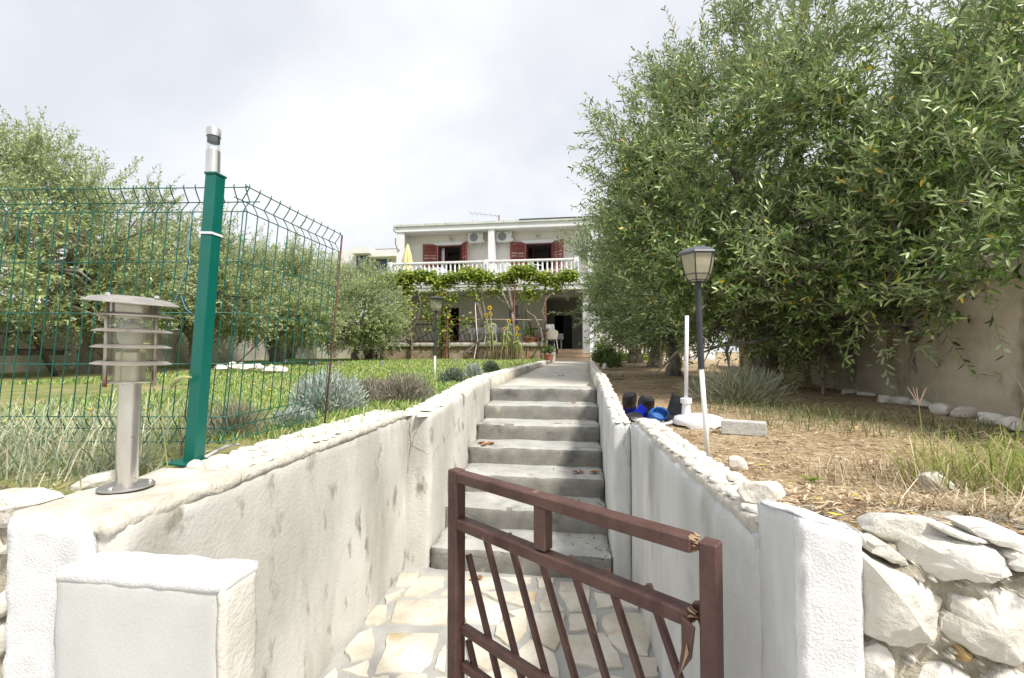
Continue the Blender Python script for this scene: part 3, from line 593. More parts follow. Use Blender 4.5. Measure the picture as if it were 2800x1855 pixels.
# ================================================================ green wire fence
LEAN = .092
t = thing('wire_fence', 'green welded wire mesh fence with folded top, cut and bent round the corner', 'fence', (-1.4, 1.6, 0))
FC = np.array([-1.362, 1.60])                     # corner
HS = [1.0, .952, .905, .71, .51, .31, .105, .055, .008]; FOLD = {.952: .030, .055: .028}
def fpt(o, dirv, nrm, s_, z, dep=0.0): q = o + dirv * s_ + nrm * dep; return (q[0] + LEAN * z, q[1], z + .05)
def panel(o, dirv, nrm, n, sgn, step=.0502, r=.0022, miss=()):
    col = WIREG
    for i in range(n):
        s_ = .004 + i * step; pts = []
        for z, d in ((1.012, 0), (1.0, 0), (.978, .012), (.952, .030), (.928, .012), (.905, 0), (.5, .002), (.105, 0), (.08, .012), (.055, .028), (.03, .012), (.0, -.004)):
            pts.append(fpt(o, dirv, nrm, s_ + .002 * math.sin(i * 3 + z * 2), z, d * sgn))
        MB().tube(pts, r, 5).build('vertical_wire', col, t, smooth=True)
    for z in HS:
        d = FOLD.get(z, 0); e0 = -.012 if z != .952 else -.035
        MB().tube([fpt(o, dirv, nrm, e0, z, d * sgn), fpt(o, dirv, nrm, (n - 1) * step * .5, z - .002, d * sgn), fpt(o, dirv, nrm, (n - 1) * step + .012, z, d * sgn)], r * 1.05, 5).build('horizontal_wire', col, t, smooth=True)
panel(FC, np.array([-1.0, -.115]) / math.hypot(1, .115), np.array([0, 1.0]), 40, 1)
d2 = np.array([-.012, .71]); d2 = d2 / np.linalg.norm(d2)
panel(FC + np.array([.006, .0]), d2, np.array([-1.0, .1]), 12, 1, .0655)
MB().tube([fpt(FC, np.array([-1., 0]), np.array([0, 1.]), .10, .60), fpt(FC, np.array([-1., 0]), np.array([0, 1.]), .04, .575), fpt(FC, np.array([-1., 0]), np.array([0, 1.]), -.03, .57)], .0025, 5).build('bent_wire_end', BLACKP, t)
e = FC + d2 * .735
tag(MB().tube([(e[0] - .002, e[1] + .01, -.06), (e[0] + LEAN * .5 + .004, e[1] + .01, .5), (e[0] + LEAN + .004, e[1] + .01, 1.05)], .0052, 8).build('fence_stake', mat('dark_rust', (.07, .03, .022), (.15, .07, .045), .7, 22), smooth=True), 'thin rusty round stake ending the wire fence near the lavender', 'post')
# green post with cap, base plate and cable tie
t = thing('fence_post', 'thick green square steel fence post with flat cap', 'post', (-1.40, 1.50, .0))
PM = Matrix.Translation((-1.388, 1.50, .004)) @ Matrix.Rotation(R(2.8), 4, 'Y') @ Matrix.Rotation(R(-1.0), 4, 'X')
MB().box((-.0225, -.024, 0), (.0225, .024, 1.062), PM).build('shaft', GREEN, t, bevel=.004, seg=2)
MB().box((-.0265, -.028, 1.062), (.0265, .028, 1.071), PM).build('cap', GREEN, t, bevel=.003)
MB().box((-.075, -.055, -.004), (.045, .055, .004), PM).build('base_plate', GREEN, t, bevel=.002)
for a, b in ((-.06, -.04), (-.06, .04)): MB().cyl(PM @ Vector((a, b, .004)), PM @ Vector((a, b, .016)), .007, 6).build('bolt', STEEL, t)
mb = MB()
for lo, hi in (((-.026, -.0275, .838), (.026, -.0245, .846)), ((-.026, .0245, .838), (.026, .0275, .846)), ((-.026, -.0245, .838), (-.023, .0245, .846)), ((.023, -.0245, .838), (.026, .0245, .846))): mb.box(lo, hi, PM)
mb.build('cable_tie', WPLAST, t)
TWINE = mat('blue_twine', (.12, .30, .42), None, .7)
tw = [gy(x, y, 1.56) for x, y in ((540, 560), (530, 575), (517, 640), (514, 700), (520, 720), (513, 740), (500, 760), (490, 790), (478, 825), (495, 810), (508, 845), (525, 858))]
MB().tube(tw, .0016, 4).build('twine', TWINE, t)
# solar light strapped to the post
t = thing('solar_light', 'small stainless solar light tied to the top of the green post', 'lamp', tuple(PM @ Vector((-.02, .03, 1.02))))
SM = PM @ Matrix.Translation((-.050, .047, 1.015)) @ Matrix.Rotation(R(-3.5), 4, 'Y')
MB().lathe([(.0245, 0), (.0245, .165)], M=SM, n=24).build('tube', STEEL, t, smooth=False, auto=40)
MB().lathe([(.0235, .165), (.0235, .222)], M=SM, n=24, closed=False).build('lens', glass('clear_lens', (.94, .95, .96), .12), t, auto=40)
MB().lathe([(.018, .165), (.018, .178)], M=SM, n=16).build('led_base', WPLAST, t, auto=40)
MB().lathe([(.0215, .200), (.0215, .224)], M=SM, n=20).build('solar_cell', DARKP, t, auto=40)
MB().lathe([(.025, .222), (.025, .25), (.022, .255)], M=SM, n=24).build('top_ring', STEEL, t, auto=40)

# ================================================================ stainless bollard lamp
t = thing('bollard_lamp', 'stainless bollard lamp with louvre rings on the left wall', 'lamp', (-1.32, 1.19, .006))
BM = Matrix.Translation((-1.318, 1.185, .010)) @ Matrix.Rotation(R(.8), 4, 'Y') @ Matrix.Diagonal((.74, .74, .925, 1))
MB().lathe([(.092, 0), (.092, .003), (.088, .0055), (.037, .008)], M=BM, n=40).build('base_flange', mat('dull_steel', (.36, .35, .34), (.48, .47, .45), .45, 20, metal=.8), t, auto=30)
for a in (40, 160, 280): MB().lathe([(.010, .006), (.010, .010), (.007, .014), (.002, .0155)], M=BM @ Matrix.Translation((.075 * math.cos(R(a)), .075 * math.sin(R(a)), 0)), n=10).build('bolt', STEEL, t, auto=40)
MB().lathe([(.0365, .006), (.0365, .332), (.0365, .336)], M=BM, n=36).build('pole', STEEL, t, auto=30)
MB().lathe([(.048, .336), (.048, .428), (.03, .434)], M=BM, n=36).build('lamp_holder', STEEL, t, auto=30)
MB().lathe([(.088, .333), (.092, .336), (.088, .339)], M=BM, n=40).build('glass_ring', STEEL, t, auto=30)
MB().lathe([(.078, .339), (.078, .585)], M=BM, n=40, closed=False).build('glass_cylinder', LGLASS, t, auto=30)
BULB = mat('bulb', (.88, .87, .82), None, .3)
MB().lathe([(.024, .43), (.03, .445), (.044, .47), (.046, .488), (.040, .508), (.026, .522), (.004, .529)], M=BM, n=28).build('bulb', BULB, t, smooth=True)
FINM = mat('ring_steel', (.45, .42, .38), (.58, .54, .49), .42, 20, metal=.7, spots=((.36, .27, .20), 18, .66))
for i, z in enumerate((.394, .446, .496, .546)):
    MB().lathe([(.080, z + .006), (.110, z + .003), (.128, z - .003), (.129, z - .001), (.110, z + .006), (.080, z + .009)], M=BM @ Matrix.Rotation(R((1.2, .8, 1.0, 1.5)[i]), 4, 'Y'), n=44, closed=False).build('louvre_ring', FINM, t, auto=30)
TM = BM @ Matrix.Translation((0, 0, .595)) @ Matrix.Rotation(R(3.6), 4, 'Y') @ Matrix.Rotation(R(1.0), 4, 'X')
MB().lathe([(.002, .012), (.06, .011), (.125, .003), (.156, -.010), (.157, -.008), (.125, .006), (.06, .0145), (.002, .0155)], M=TM, n=44).build('top_cap', FINM, t, auto=30)
MB().lathe([(.077, -.055), (.077, .006)], M=TM, n=36, closed=False).build('reflector', STEEL, t, auto=30)
for a in (14, -98, 138):
    p = Vector((.090 * math.cos(R(a)), .090 * math.sin(R(a)), 0)); MB().tube([BM @ (p + Vector((0, 0, .322))), BM @ (p + Vector((0, 0, .608)))], .0052, 10).build('rod', mat('rusty_rod', (.46, .42, .37), (.58, .54, .48), .4, 12, metal=.7, spots=((.25, .10, .04), 7, .56, (1, 1, .5), .08)), t, smooth=True)
    MB().tube([BM @ (p + Vector((0, 0, .604))), BM @ (p + Vector((0, 0, .613)))], [.008, .005], 8).build('nut', STEEL, t)

# grey hose end on the wall top
MB_ = MB().tube([gz(x, y, .02) for x, y in ((562, 1250), (590, 1235), (615, 1223), (640, 1214), (652, 1216))], .006, 8)
tag(MB_.build('hose', mat('grey_hose', (.50, .50, .50), None, .5), smooth=True), 'short end of grey hose lying on the left wall top by the fence corner', 'hose')

# ================================================================ lantern lamps
def lantern(label, base, h, hw, bends, style, group=None, dark_from=.5):
    """garden lamp: white lower pole, dark sleeve, glazed head with cap. bends: (x,y) offsets at mid and top"""
    t = thing('garden_lamp', label, 'lamp', base, group); b = Vector(base); hd = hw * 1.02; zp = h - hd
    p0, p1, p2 = b, b + Vector((*bends[0], zp * dark_from)), b + Vector((*bends[1], zp)); rp = max(.012, hw * .062)
    MB().tube([p0 - Vector((0, 0, .05)), p1], rp, 12).build('pole', RUSTW, t, smooth=True)
    MB().tube([p1, p2], rp * 1.28, 12).build('sleeve', DARKP, t, auto=50)
    c = p2; n = 6 if style == 'hex' else 4; a0 = R(8) if style == 'hex' else R(20)
    if style == 'hex': prof = [(.16, 0), (.26, .05), (.335, .20), (.395, .40), (.43, .60), (.45, .72)]
    else: prof = [(.10, 0), (.22, .06), (.34, .20), (.385, .42), (.40, .62), (.42, .74)]
    ring = lambda s_, z: [c + Vector((math.cos(a0 + 2 * math.pi * k / n) * s_ * hw, math.sin(a0 + 2 * math.pi * k / n) * s_ * hw, z * hw)) for k in range(n)]
    MB().lathe([(rp * 1.6, -.02 * hw), (.17 * hw, 0), (.17 * hw, .03 * hw)], tuple(c), 12).build('collar', DARKP, t, auto=40)
    rings = [ring(s_ * .985, z) for s_, z in prof]
    for k in range(n):
        mb = MB(); k2 = (k + 1) % n
        for i in range(len(rings) - 1): mb.add([rings[i][k], rings[i][k2], rings[i + 1][k2], rings[i + 1][k]], [(0, 1, 2, 3)])
        mb.build('pane', FROST if style == 'hex' else LGLASS, t)
        MB().tube([r_[k] for r_ in rings], hw * .017, 5).build('rib', DARKP, t)
    for i in ((1, 2) if style == 'hex' else ()):
        mb = MB()
        for k in range(n): mb.tube([rings[i][k], rings[i][(k + 1) % n]], hw * .013, 4)
        mb.build('band', DARKP, t)
    mb = MB(); top = [ring(s_, z) for s_, z in (((.46, .70), (.52, .735), (.50, .775), (.36, .87), (.16, .93), (.02, .945)) if style == 'hex' else ((.42, .72), (.56, .80), (.57, .835), (.42, .89), (.2, .92), (.02, .925)))]
    if style != 'hex': mb.lathe([(s_ * hw, z * hw) for s_, z in ((.40, .72), (.56, .80), (.575, .835), (.44, .885), (.22, .915), (.01, .92))], tuple(c), 24)
    else:
        for i in range(len(top) - 1):
            for k in range(n): mb.add([top[i][k], top[i][(k + 1) % n], top[i + 1][(k + 1) % n], top[i + 1][k]], [(0, 1, 2, 3)])
        mb.add(top[0], [tuple(range(n - 1, -1, -1))])
    mb.build('cap', mat('grey_cap', (.075, .085, .10), (.11, .12, .14), .45, 6), t, auto=25)
    MB().lathe([(.03 * hw, .03 * hw), (.05 * hw, .3 * hw), (.07 * hw, .42 * hw), (.05 * hw, .55 * hw), (.005, .6 * hw)], tuple(c), 10).build('bulb', BULB, t, smooth=True)
    return t
lantern('six-sided garden lantern on a leaning white and grey pole before the big olive tree', (.645, 2.36, -.16), 1.105, .19, ((-.032, .0), (-.044, .0)), 'hex', None, .53)
lantern('four-sided lantern lamp on the lawn beside the dry lavender', (-2.10, 6.62, .0), 1.25, .235, ((.0, 0), (.012, 0)), 'mush', None, .34)
lantern('hexagonal lantern lamp among the sunflowers, tallest beside the second bollard', (-2.69, 19.7, .02), 2.05, .42, ((.02, 0), (.02, 0)), 'hex', None, .5)
lantern('small dark lantern lamp at the end of the left path wall', (-1.81, 19.83, .02), 1.45, .34, ((0, 0), (0, 0)), 'mush', None, .45)
lantern('small lantern lamp behind the rightmost pergola post', (-1.38, 20.6, .02), 1.40, .30, ((0, 0), (0, 0)), 'mush', None, .6)
# second bollard near the house
t = thing('bollard_lamp', 'tall stainless bollard lamp with louvre rings near the house terrace', 'lamp', (-2.3, 20.2, .02))
c = (-2.3, 20.2, 0.02)
MB().lathe([(.065, 0), (.065, 1.75)], c, 14).build('pole', STEEL, t, auto=40)
MB().lathe([(.12, 1.72), (.12, 2.26)], c, 16, closed=False).build('glass_cylinder', LGLASS, t, auto=40)
MB().lathe([(.07, 1.72), (.07, 2.2)], c, 14).build('lamp_holder', STEEL, t, auto=40)
for z in (1.78, 1.87, 1.96, 2.05, 2.14): MB().lathe([(.11, z + .02), (.19, z), (.19, z + .008), (.11, z + .03)], c, 18, closed=False).build('louvre_ring', FINM, t, auto=40)
MB().lathe([(.23, 2.25), (.23, 2.27), (.02, 2.30)], c, 18).build('top_cap', FINM, t, auto=40)

# ================================================================ parasol stand and snorkelling gear on the soil
PX, PY = .912, 3.62
t = thing('parasol_base', 'white plastic parasol base with upright white pole on the soil', 'parasol stand', (PX, PY, -.15))
mb = MB(); n = 36; prof = [(.99, 0), (1.0, .25), (.98, .55), (.90, .80), (.70, .95), (.35, 1.04), (.18, 1.08)]; v = []
for s_, z_ in prof:
    for k in range(n):
        a = 2 * math.pi * k / n; lift = .018 if (z_ < .1 and (k * 6 // n) % 2) else 0
        v.append((PX + math.cos(a) * .19 * s_, PY + math.sin(a) * .19 * s_, -.155 + z_ * .085 + lift))
mb.add(v, [(i * n + k, i * n + (k + 1) % n, (i + 1) * n + (k + 1) % n, (i + 1) * n + k) for i in range(len(prof) - 1) for k in range(n)] + [tuple(range((len(prof) - 1) * n, len(prof) * n))])
mb.build('weight', WPLAST, t, auto=50)
hx = PX - .085
MB().lathe([(.040, .05), (.034, .075), (.030, .155), (.033, .165)], (hx, PY, -.15), 24).build('stem', WPLAST, t, auto=40)
MB().lathe([(.030, .160), (.042, .166), (.043, .20), (.036, .205)], (hx, PY, -.15), 12).build('collar', WPLAST, t, auto=20)
MB().tube([(hx, PY, .05), (hx + .012, PY, .68)], .0145, 12).build('pole', WPLAST, t, smooth=True)
RUB = mat('black_rubber', (.012, .012, .014), (.02, .02, .023), .38, 10, spec=.5)
BLUE = mat('blue_plastic', (.005, .02, .42), (.01, .03, .52), .35, 6)
BLUE2 = mat('clear_blue', (.02, .14, .50), (.05, .22, .62), .25, 6, transl=.3)
def fin(label, px, py, z, rot, blade=None, sc=1.0, col=BLUE):
    p = gz(px, py, -.15); p = _C + (p - _C) * ((z - CAM_H) / (p[2] - CAM_H)) if z != -.15 else p
    t = thing('swim_fin', label, 'swim fin', (p[0], p[1], -.14)); M_ = Matrix.Translation(p) @ Matrix.Rotation(R(rot[2]), 4, 'Z') @ Matrix.Rotation(R(rot[0]), 4, 'X') @ Matrix.Rotation(R(rot[1]), 4, 'Y') @ Matrix.Scale(sc, 4)
    # foot pocket: rounded, open at the heel
    mb = MB(); n = 20; prof = [(.02, -.004), (.70, .0), (.90, .02), (1.0, .08), (1.02, .14), (.95, .21), (.86, .245), (.78, .252), (.40, .245), (.02, .242)]
    v = [(M_ @ Vector((math.cos(2 * math.pi * k / n) * .064 * s_ * (1 + .06 * math.cos(4 * math.pi * k / n)), math.sin(2 * math.pi * k / n) * .044 * s_, z_ * .52))) for s_, z_ in prof for k in range(n)]
    mb.add(v, [(i * n + k, i * n + (k + 1) % n, (i + 1) * n + (k + 1) % n, (i + 1) * n + k) for i in range(len(prof) - 1) for k in range(n)]); mb.build('foot_pocket', RUB, t, auto=38)
    if blade:
        L_, wd = blade; mb = MB()
        for i in range(6): x = -wd / 2 + wd * i / 5; mb.box((x - .006, -.008, -L_), (x + .006, .008, .02), M_)
        mb.box((-wd / 2, -.004, -L_), (wd / 2, .004, .02), M_); mb.build('blade', col, t)
    return t
fin('black swim fin foot pocket tilted on top of the gear heap', 1722, 1112, -.075, (24, -16, 25), (.12, .11))
fin('black swim fin foot pocket lying lowest at the left of the heap', 1722, 1150, -.13, (70, 6, 10), None, 1.0)
fin('black swim fin foot pocket in the middle of the heap by the blue mask', 1762, 1122, -.085, (28, 18, -22), (.10, .11))
# big black ribbed fin
p = gz(1838, 1160, -.15); t = thing('swim_fin', 'large black ribbed swim fin leaning against the parasol base', 'swim fin', (p[0], p[1], -.15))
M_ = Matrix.Translation((p[0], p[1], -.145)) @ Matrix.Rotation(R(-18), 4, 'Z') @ Matrix.Rotation(R(-20), 4, 'X') @ Matrix.Rotation(R(14), 4, 'Y'); mb = MB()
mb.box((-.055, -.006, .02), (.055, .006, .225), M_)
for i in range(9): z = .03 + i * .022; mb.box((-.05, -.011, z), (.05, .011, z + .010), M_)
for x in (-.058, .058): mb.box((x - .007, -.014, .0), (x + .007, .014, .235), M_)
mb.build('ribbed_blade', RUB, t, bevel=.002)
MB().box((-.045, -.045, -.05), (.045, .02, .055), M_).build('foot_pocket', RUB, t, bevel=.02, seg=3)
p = gz(1800, 1160, -.15); t = thing('diving_mask', 'bright blue diving mask with clear skirt among the swim fins', 'diving mask', (p[0], p[1], -.14))
M_ = Matrix.Translation((p[0], p[1] + .03, -.085)) @ Matrix.Rotation(R(20), 4, 'Z') @ Matrix.Rotation(R(62), 4, 'X')
mb = MB(); n = 20; v = []
for s_, z_ in ((.85, .045), (1.0, .04), (1.06, .01), (1.0, -.01), (.86, -.005)): v += [M_ @ Vector((math.cos(2 * math.pi * k / n) * .075 * s_, math.sin(2 * math.pi * k / n) * .052 * s_, z_)) for k in range(n)]
mb.add(v, [(i * n + k, i * n + (k + 1) % n, (i + 1) * n + (k + 1) % n, (i + 1) * n + k) for i in range(4) for k in range(n)]); mb.build('frame', BLUE2, t, smooth=True)
MB().add([M_ @ Vector((math.cos(2 * math.pi * k / n) * .066, math.sin(2 * math.pi * k / n) * .046, .0)) for k in range(n)], [tuple(range(n))]).build('lens', BLUE2, t)
MB().tube([M_ @ Vector((-.07, 0, .02)), M_ @ Vector((-.10, -.03, -.02)), M_ @ Vector((-.12, -.06, -.05))], .008, 6).build('strap', BLUE, t)
p = gz(1805, 1170, -.145); tag(MB().tube([(p[0] - .07, p[1] - .02, -.125), (p[0] - .02, p[1] - .03, -.12), (p[0] + .03, p[1] - .02, -.115), (p[0] + .075, p[1] - .01, -.105), (p[0] + .08, p[1] + .01, -.10)], [.011, .013, .012, .011, .012], 8).build('snorkel', mat('pale_grey_plastic', (.45, .48, .56), (.55, .58, .65), .4), smooth=True), 'pale grey snorkel tube lying in front of the blue mask', 'snorkel')
for (px, py, lab) in ((1747, 1090, 'blue fin blade tip poking up behind the black foot pockets'), (1702, 1112, 'blue fin blade tip at the far left of the gear heap')):
    p = gz(px, py + 60, -.15); M_ = Matrix.Translation((p[0], p[1] + .02, -.10)) @ Matrix.Rotation(R(35), 4, 'Y'); tag(MB().box((-.035, -.006, -.03), (.035, .006, .075 if px > 1720 else .03), M_).build('swim_fin', BLUE, bevel=.005, seg=2), lab, 'swim fin')
# ================================================================ the house
HWALL = mat('house_beige', (.75, .735, .67), (.79, .775, .71), .9, 2, .1, 40)
HWHITE = mat('house_white', (.74, .75, .77), (.80, .81, .82), .85, 2, .1, 30, spots=((.58, .57, .52), 3, .66))
HCEIL = mat('house_ceiling', (.62, .61, .57), (.66, .65, .61), .9, 2)
ROOM = mat('room_paint', (.42, .40, .38), (.46, .44, .42), .9, 2)
DARKROOM = mat('dark_room', (.10, .095, .09), (.13, .12, .11), .9, 2)
SHUT = mat('red_shutter', (.20, .038, .030), (.26, .055, .043), .55, 6)
DFRAME = mat('dark_frame', (.10, .03, .03), (.13, .04, .04), .5, 6)
PVC = mat('white_pvc', (.74, .74, .73), None, .4)
WINGL = mat('window_pane', (.03, .035, .04), (.045, .05, .055), .08, 2, spec=.6)
def holed(mb, x0, x1, z0, z1, y0, y1, holes):
    xs = sorted({x0, x1, *[h[0] for h in holes], *[h[1] for h in holes]})
    for a, b in zip(xs, xs[1:]):
        zz = [z0]; c = (a + b) / 2
        for h in sorted(holes, key=lambda q: q[2]):
            if h[0] < c < h[1]: zz += [h[2], h[3]]
        zz.append(z1)
        for q in range(0, len(zz), 2):
            if zz[q + 1] > zz[q]: mb.box((a, y0, zz[q]), (b, y1, zz[q + 1]))
    return mb
H = thing('house', 'two-storey white house with balconies and red shutters at the end of the path', 'house', (-4, 22, 0))
holed(MB(), -8.32, .62, 3.6, 6.2, 21.8, 22.05, [(-6.81, -5.57, 3.62, 5.66), (-2.41, -1.10, 3.62, 5.62)]).build('upper_wall', HWALL, H)
holed(MB(), -8.32, -1.42, .3, 3.14, 21.8, 22.05, [(-6.42, -5.60, .78, 2.63), (-3.27, -2.70, 1.62, 2.67)]).build('lower_wall', HWALL, H)
mb = MB(); mb.box((-8.62, 21.0, 0), (-8.322, 30, 6.2)); mb.box((.30, 20.3, 0), (.62, 30, 3.1)); mb.box((.55, 21, 3.1), (.85, 30, 6.2)); mb.box((-8.62, 29.9, 0), (.85, 30.1, 6.2)); mb.build('side_wall', HWHITE, H)
MB().box((-4.09, 21.002, 3.6), (-3.81, 21.8, 6.2)).build('partition_pillar', HWHITE, H)
MB().box((-8.235, 21.01, 3.6), (-8.32, 21.05, 6.2)).build('pillar_edge', HWHITE, H)
mb = MB(); mb.box((-8.66, 20.95, 6.17), (.95, 21.2, 6.42)); mb.build('fascia', HWHITE, H, bevel=.01)
MB().box((-8.33, 21.2, 6.18), (.6, 21.82, 6.30)).build('loggia_ceiling', HCEIL, H)
rf = MB().box((-8.74, 20.88, 6.42), (1.0, 30.2, 6.52)).build('roof', mat('roof_edge', (.52, .55, .50), (.66, .68, .64), .8, 3, spots=((.40, .42, .36), 4, .58)), H)
MB().box((-2.6, 20.86, 6.522), (1.0, 24, 6.56)).build('roof_flashing', DARKP, rf)
MB().tube([(-8.70, 20.9, 6.40), (-8.72, 20.95, 6.25), (-8.66, 21.02, 6.18)], .05, 8).build('gutter_end', mat('gutter', (.55, .60, .55), None, .6), rf)
MB().tube([(-8.66, 20.97, 5.9), (-8.66, 20.95, 5.6), (-8.58, 20.96, 5.38), (-8.46, 20.97, 5.28)], .022, 6).build('drain_pipe', RUST, H)
# rooms behind the open doors
def room(x0, x1, y0, y1, z0, z1, m):
    mb = MB(); v = [(x0, y0, z0), (x1, y0, z0), (x1, y1, z0), (x0, y1, z0), (x0, y0, z1), (x1, y0, z1), (x1, y1, z1), (x0, y1, z1)]
    mb.add(v, [(0, 1, 2, 3), (4, 7, 6, 5), (2, 6, 7, 3), (1, 5, 6, 2), (0, 3, 7, 4)]); return mb.build('room', m, H)
room(-8.2, -4.1, 22.05, 26, 3.62, 6.1, ROOM); room(-3.8, .3, 22.05, 26, 3.62, 6.1, ROOM); room(-7.6, -4.3, 22.05, 25, .76, 3.1, DARKROOM)
MB().box((-2.0, 25.8, 3.63), (-1.35, 25.98, 5.35)).build('inner_door', DFRAME, H)
# balcony doors, shutters
def frame(x0, x1, z0, z1, y, th, m, parent, name='door_frame', bottom=False, dep=.10):
    mb = MB(); mb.box((x0, y - dep / 2, z0), (x0 + th, y + dep / 2, z1)); mb.box((x1 - th, y - dep / 2, z0), (x1, y + dep / 2, z1)); mb.box((x0 + th, y - dep / 2, z1 - th), (x1 - th, y + dep / 2, z1))
    if bottom: mb.box((x0 + th, y - dep / 2, z0), (x1 - th, y + dep / 2, z0 + th))
    return mb.build(name, m, parent)
def shutter(hx, hy, z0, z1, wd, ang):
    M_ = Matrix.Translation((hx, hy, z0)) @ Matrix.Rotation(R(ang), 4, 'Z'); h = z1 - z0; mb = MB(); T = .045
    for x in (0, wd - .07): mb.box((x, -T / 2, 0), (x + .07, T / 2, h), M_)
    mb.box((wd / 2 - .02, -T / 2, .07), (wd / 2 + .02, T / 2, h - .07), M_)
    for z in (0, h * .33, h * .68, h - .07): mb.box((.07, -T / 2 + .001, z), (wd - .07, T / 2 - .001, z + .07), M_)
    s = mb.build('shutter', SHUT, H); mb = MB(); z = .09
    while z < h - .1:
        if not any(abs(z - q) < .08 for q in (h * .33 + .03, h * .68 + .03)): mb.box((.07, -.006, -.028), (wd - .07, .006, .028), M_ @ Matrix.Translation((0, 0, z)) @ Matrix.Rotation(R(-38), 4, 'X'))
        z += .066
    mb.build('louvres', SHUT, s); return s
for (x0, x1, zt, aL, aR) in ((-6.81, -5.57, 5.66, 193, -52), (-2.41, -1.10, 5.62, 196, -40)):
    d = frame(x0, x1, 3.62, zt, 21.90, .06, DFRAME, H); wl_ = (x1 - x0) / 2
    shutter(x0 - .01, 21.77, 3.66, zt + .05, wl_ + .08, aL); shutter(x1 + .01, 21.77, 3.66, zt + .05, wl_ + .02, aR)
    for hx, a in ((x0 + .06, 62), (x1 - .06, 180 - 66)):
        M_ = Matrix.Translation((hx, 21.98, 3.64)) @ Matrix.Rotation(R(a), 4, 'Z'); L_ = wl_ - .08; hh = zt - 3.70; mb = MB()
        for lo, hi in (((0, -.025, 0), (.07, .025, hh)), ((L_ - .07, -.025, 0), (L_, .025, hh)), ((.07, -.025, 0), (L_ - .07, .025, .25)), ((.07, -.025, hh - .07), (L_ - .07, .025, hh))): mb.box(lo, hi, M_)
        lf = mb.build('door_leaf', DFRAME, d); MB().box((.07, -.004, .25), (L_ - .07, .004, hh - .07), M_).build('pane', glass('door_glass', (.7, .72, .72), .25), lf)
    MB().box((x0 - .20, 21.72, zt + .01), (x1 + .20, 21.80, zt + .15)).build('lintel', HWHITE, H, bevel=.008)
MB().box((-6.72, 22.12, 3.66), (-6.55, 22.18, 5.6)).build('curtain', mat('curtain', (.62, .66, .66), (.70, .74, .74), .9, 9), H)
for cx, rnd_ in ((-6.10, 1), (-1.80, 0)):
    o = thing('wall_light', 'oval bulkhead light above the left balcony door' if rnd_ else 'small white bulkhead light above the right balcony door', 'lamp', (cx, 21.79, 5.95))
    M_ = Matrix.Translation((cx, 21.80, 5.93)) @ Matrix.Rotation(R(90), 4, 'X') @ Matrix.Scale(.62, 4, (0, 1, 0))
    MB().lathe([(.16, 0), (.16, .04), (.10, .08), (.01, .09)], M=M_, n=18).build('housing', PVC, o, auto=40)
    MB().lathe([(.11, .078), (.08, .098), (.01, .105)], M=M_, n=16).build('cover', mat('light_cover', (.40, .40, .36), None, .3), o, auto=40)
    MB().tube([(cx - .15, 21.785, 6.02), (cx - .15, 21.785, 6.18)], .008, 5).build('cable', HCEIL, o)
# balcony slab and balustrade
MB().box((-8.68, 19.98, 3.30), (.62, 21.8, 3.62)).build('balcony_slab', HWHITE, H, bevel=.01)
MB().box((-8.50, 20.0, 3.12), (.62, 20.25, 3.30)).build('edge_beam', HWHITE, H)
MB().box((-8.32, 20.25, 3.13), (.30, 21.8, 3.30)).build('porch_ceiling', HCEIL, H)
bal = MB().box((-8.62, 19.99, 4.40), (.12, 20.13, 4.49)).build('balustrade', WHITEP, H, bevel=.015)
MB().box((-8.62, 20.0, 3.622), (.12, 20.12, 3.72)).build('bottom_rail', WHITEP, bal, bevel=.01)
prof = [(.055, 0), (.055, .05), (.035, .07), (.038, .10), (.055, .18), (.062, .25), (.05, .36), (.036, .40), (.048, .43), (.036, .46), (.045, .55), (.033, .62), (.052, .64), (.052, .68)]
bme = MB().lathe(prof, (0, 0, 0), 10).mesh('baluster', WHITEP, True); bme.set_sharp_from_angle(angle=R(50))
for a, b in ((-8.40, -4.12), (-3.88, -.09)):
    n = round((b - a) / .205)
    for i in range(n): place('baluster', bme, bal, (a + (i + .5) * (b - a) / n, 20.06, 3.72))
for x in (-8.53, -4.0, .03):
    p_ = MB().box((x - .105, 19.96, 3.622), (x + .105, 20.16, 4.52)).build('balustrade_post', WHITEP, bal, bevel=.008)
    MB().add([(x - .05, 19.952, 3.75), (x + .05, 19.952, 3.75), (x + .05, 19.952, 4.28), (x, 19.952, 4.37), (x - .05, 19.952, 4.28), (x - .05, 19.962, 3.75), (x + .05, 19.962, 3.75), (x + .05, 19.962, 4.28), (x, 19.962, 4.37), (x - .05, 19.962, 4.28)],
           [(0, 1, 2, 3, 4), (9, 8, 7, 6, 5), (0, 5, 6, 1), (1, 6, 7, 2), (2, 7, 8, 3), (3, 8, 9, 4), (4, 9, 5, 0)]).build('blue_inlay', mat('blue_grey_paint', (.36, .42, .50), None, .7), bal)
# lower openings
d = frame(-6.42, -5.60, .78, 2.63, 21.80, .09, PVC, H); MB().box((-6.42, 21.74, 2.632), (-5.50, 21.80, 2.86)).build('shutter_box', PVC, H)
MB().box((-5.60, 21.75, .78), (-5.52, 21.81, 2.63)).build('door_trim', PVC, H)
wn = frame(-3.27, -2.70, 1.62, 2.67, 21.80, .07, PVC, H, 'window', True); MB().box((-3.20, 21.83, 1.69), (-2.77, 21.85, 2.60)).build('pane', WINGL, wn)
MB().box((-3.02, 21.77, 1.69), (-2.96, 21.83, 2.60)).build('mullion', PVC, wn); MB().box((-3.34, 21.72, 2.672), (-2.63, 21.80, 2.86)).build('shutter_box', PVC, H)
MB().box((-3.34, 21.70, 1.55), (-2.63, 21.80, 1.615)).build('sill', PVC, H)
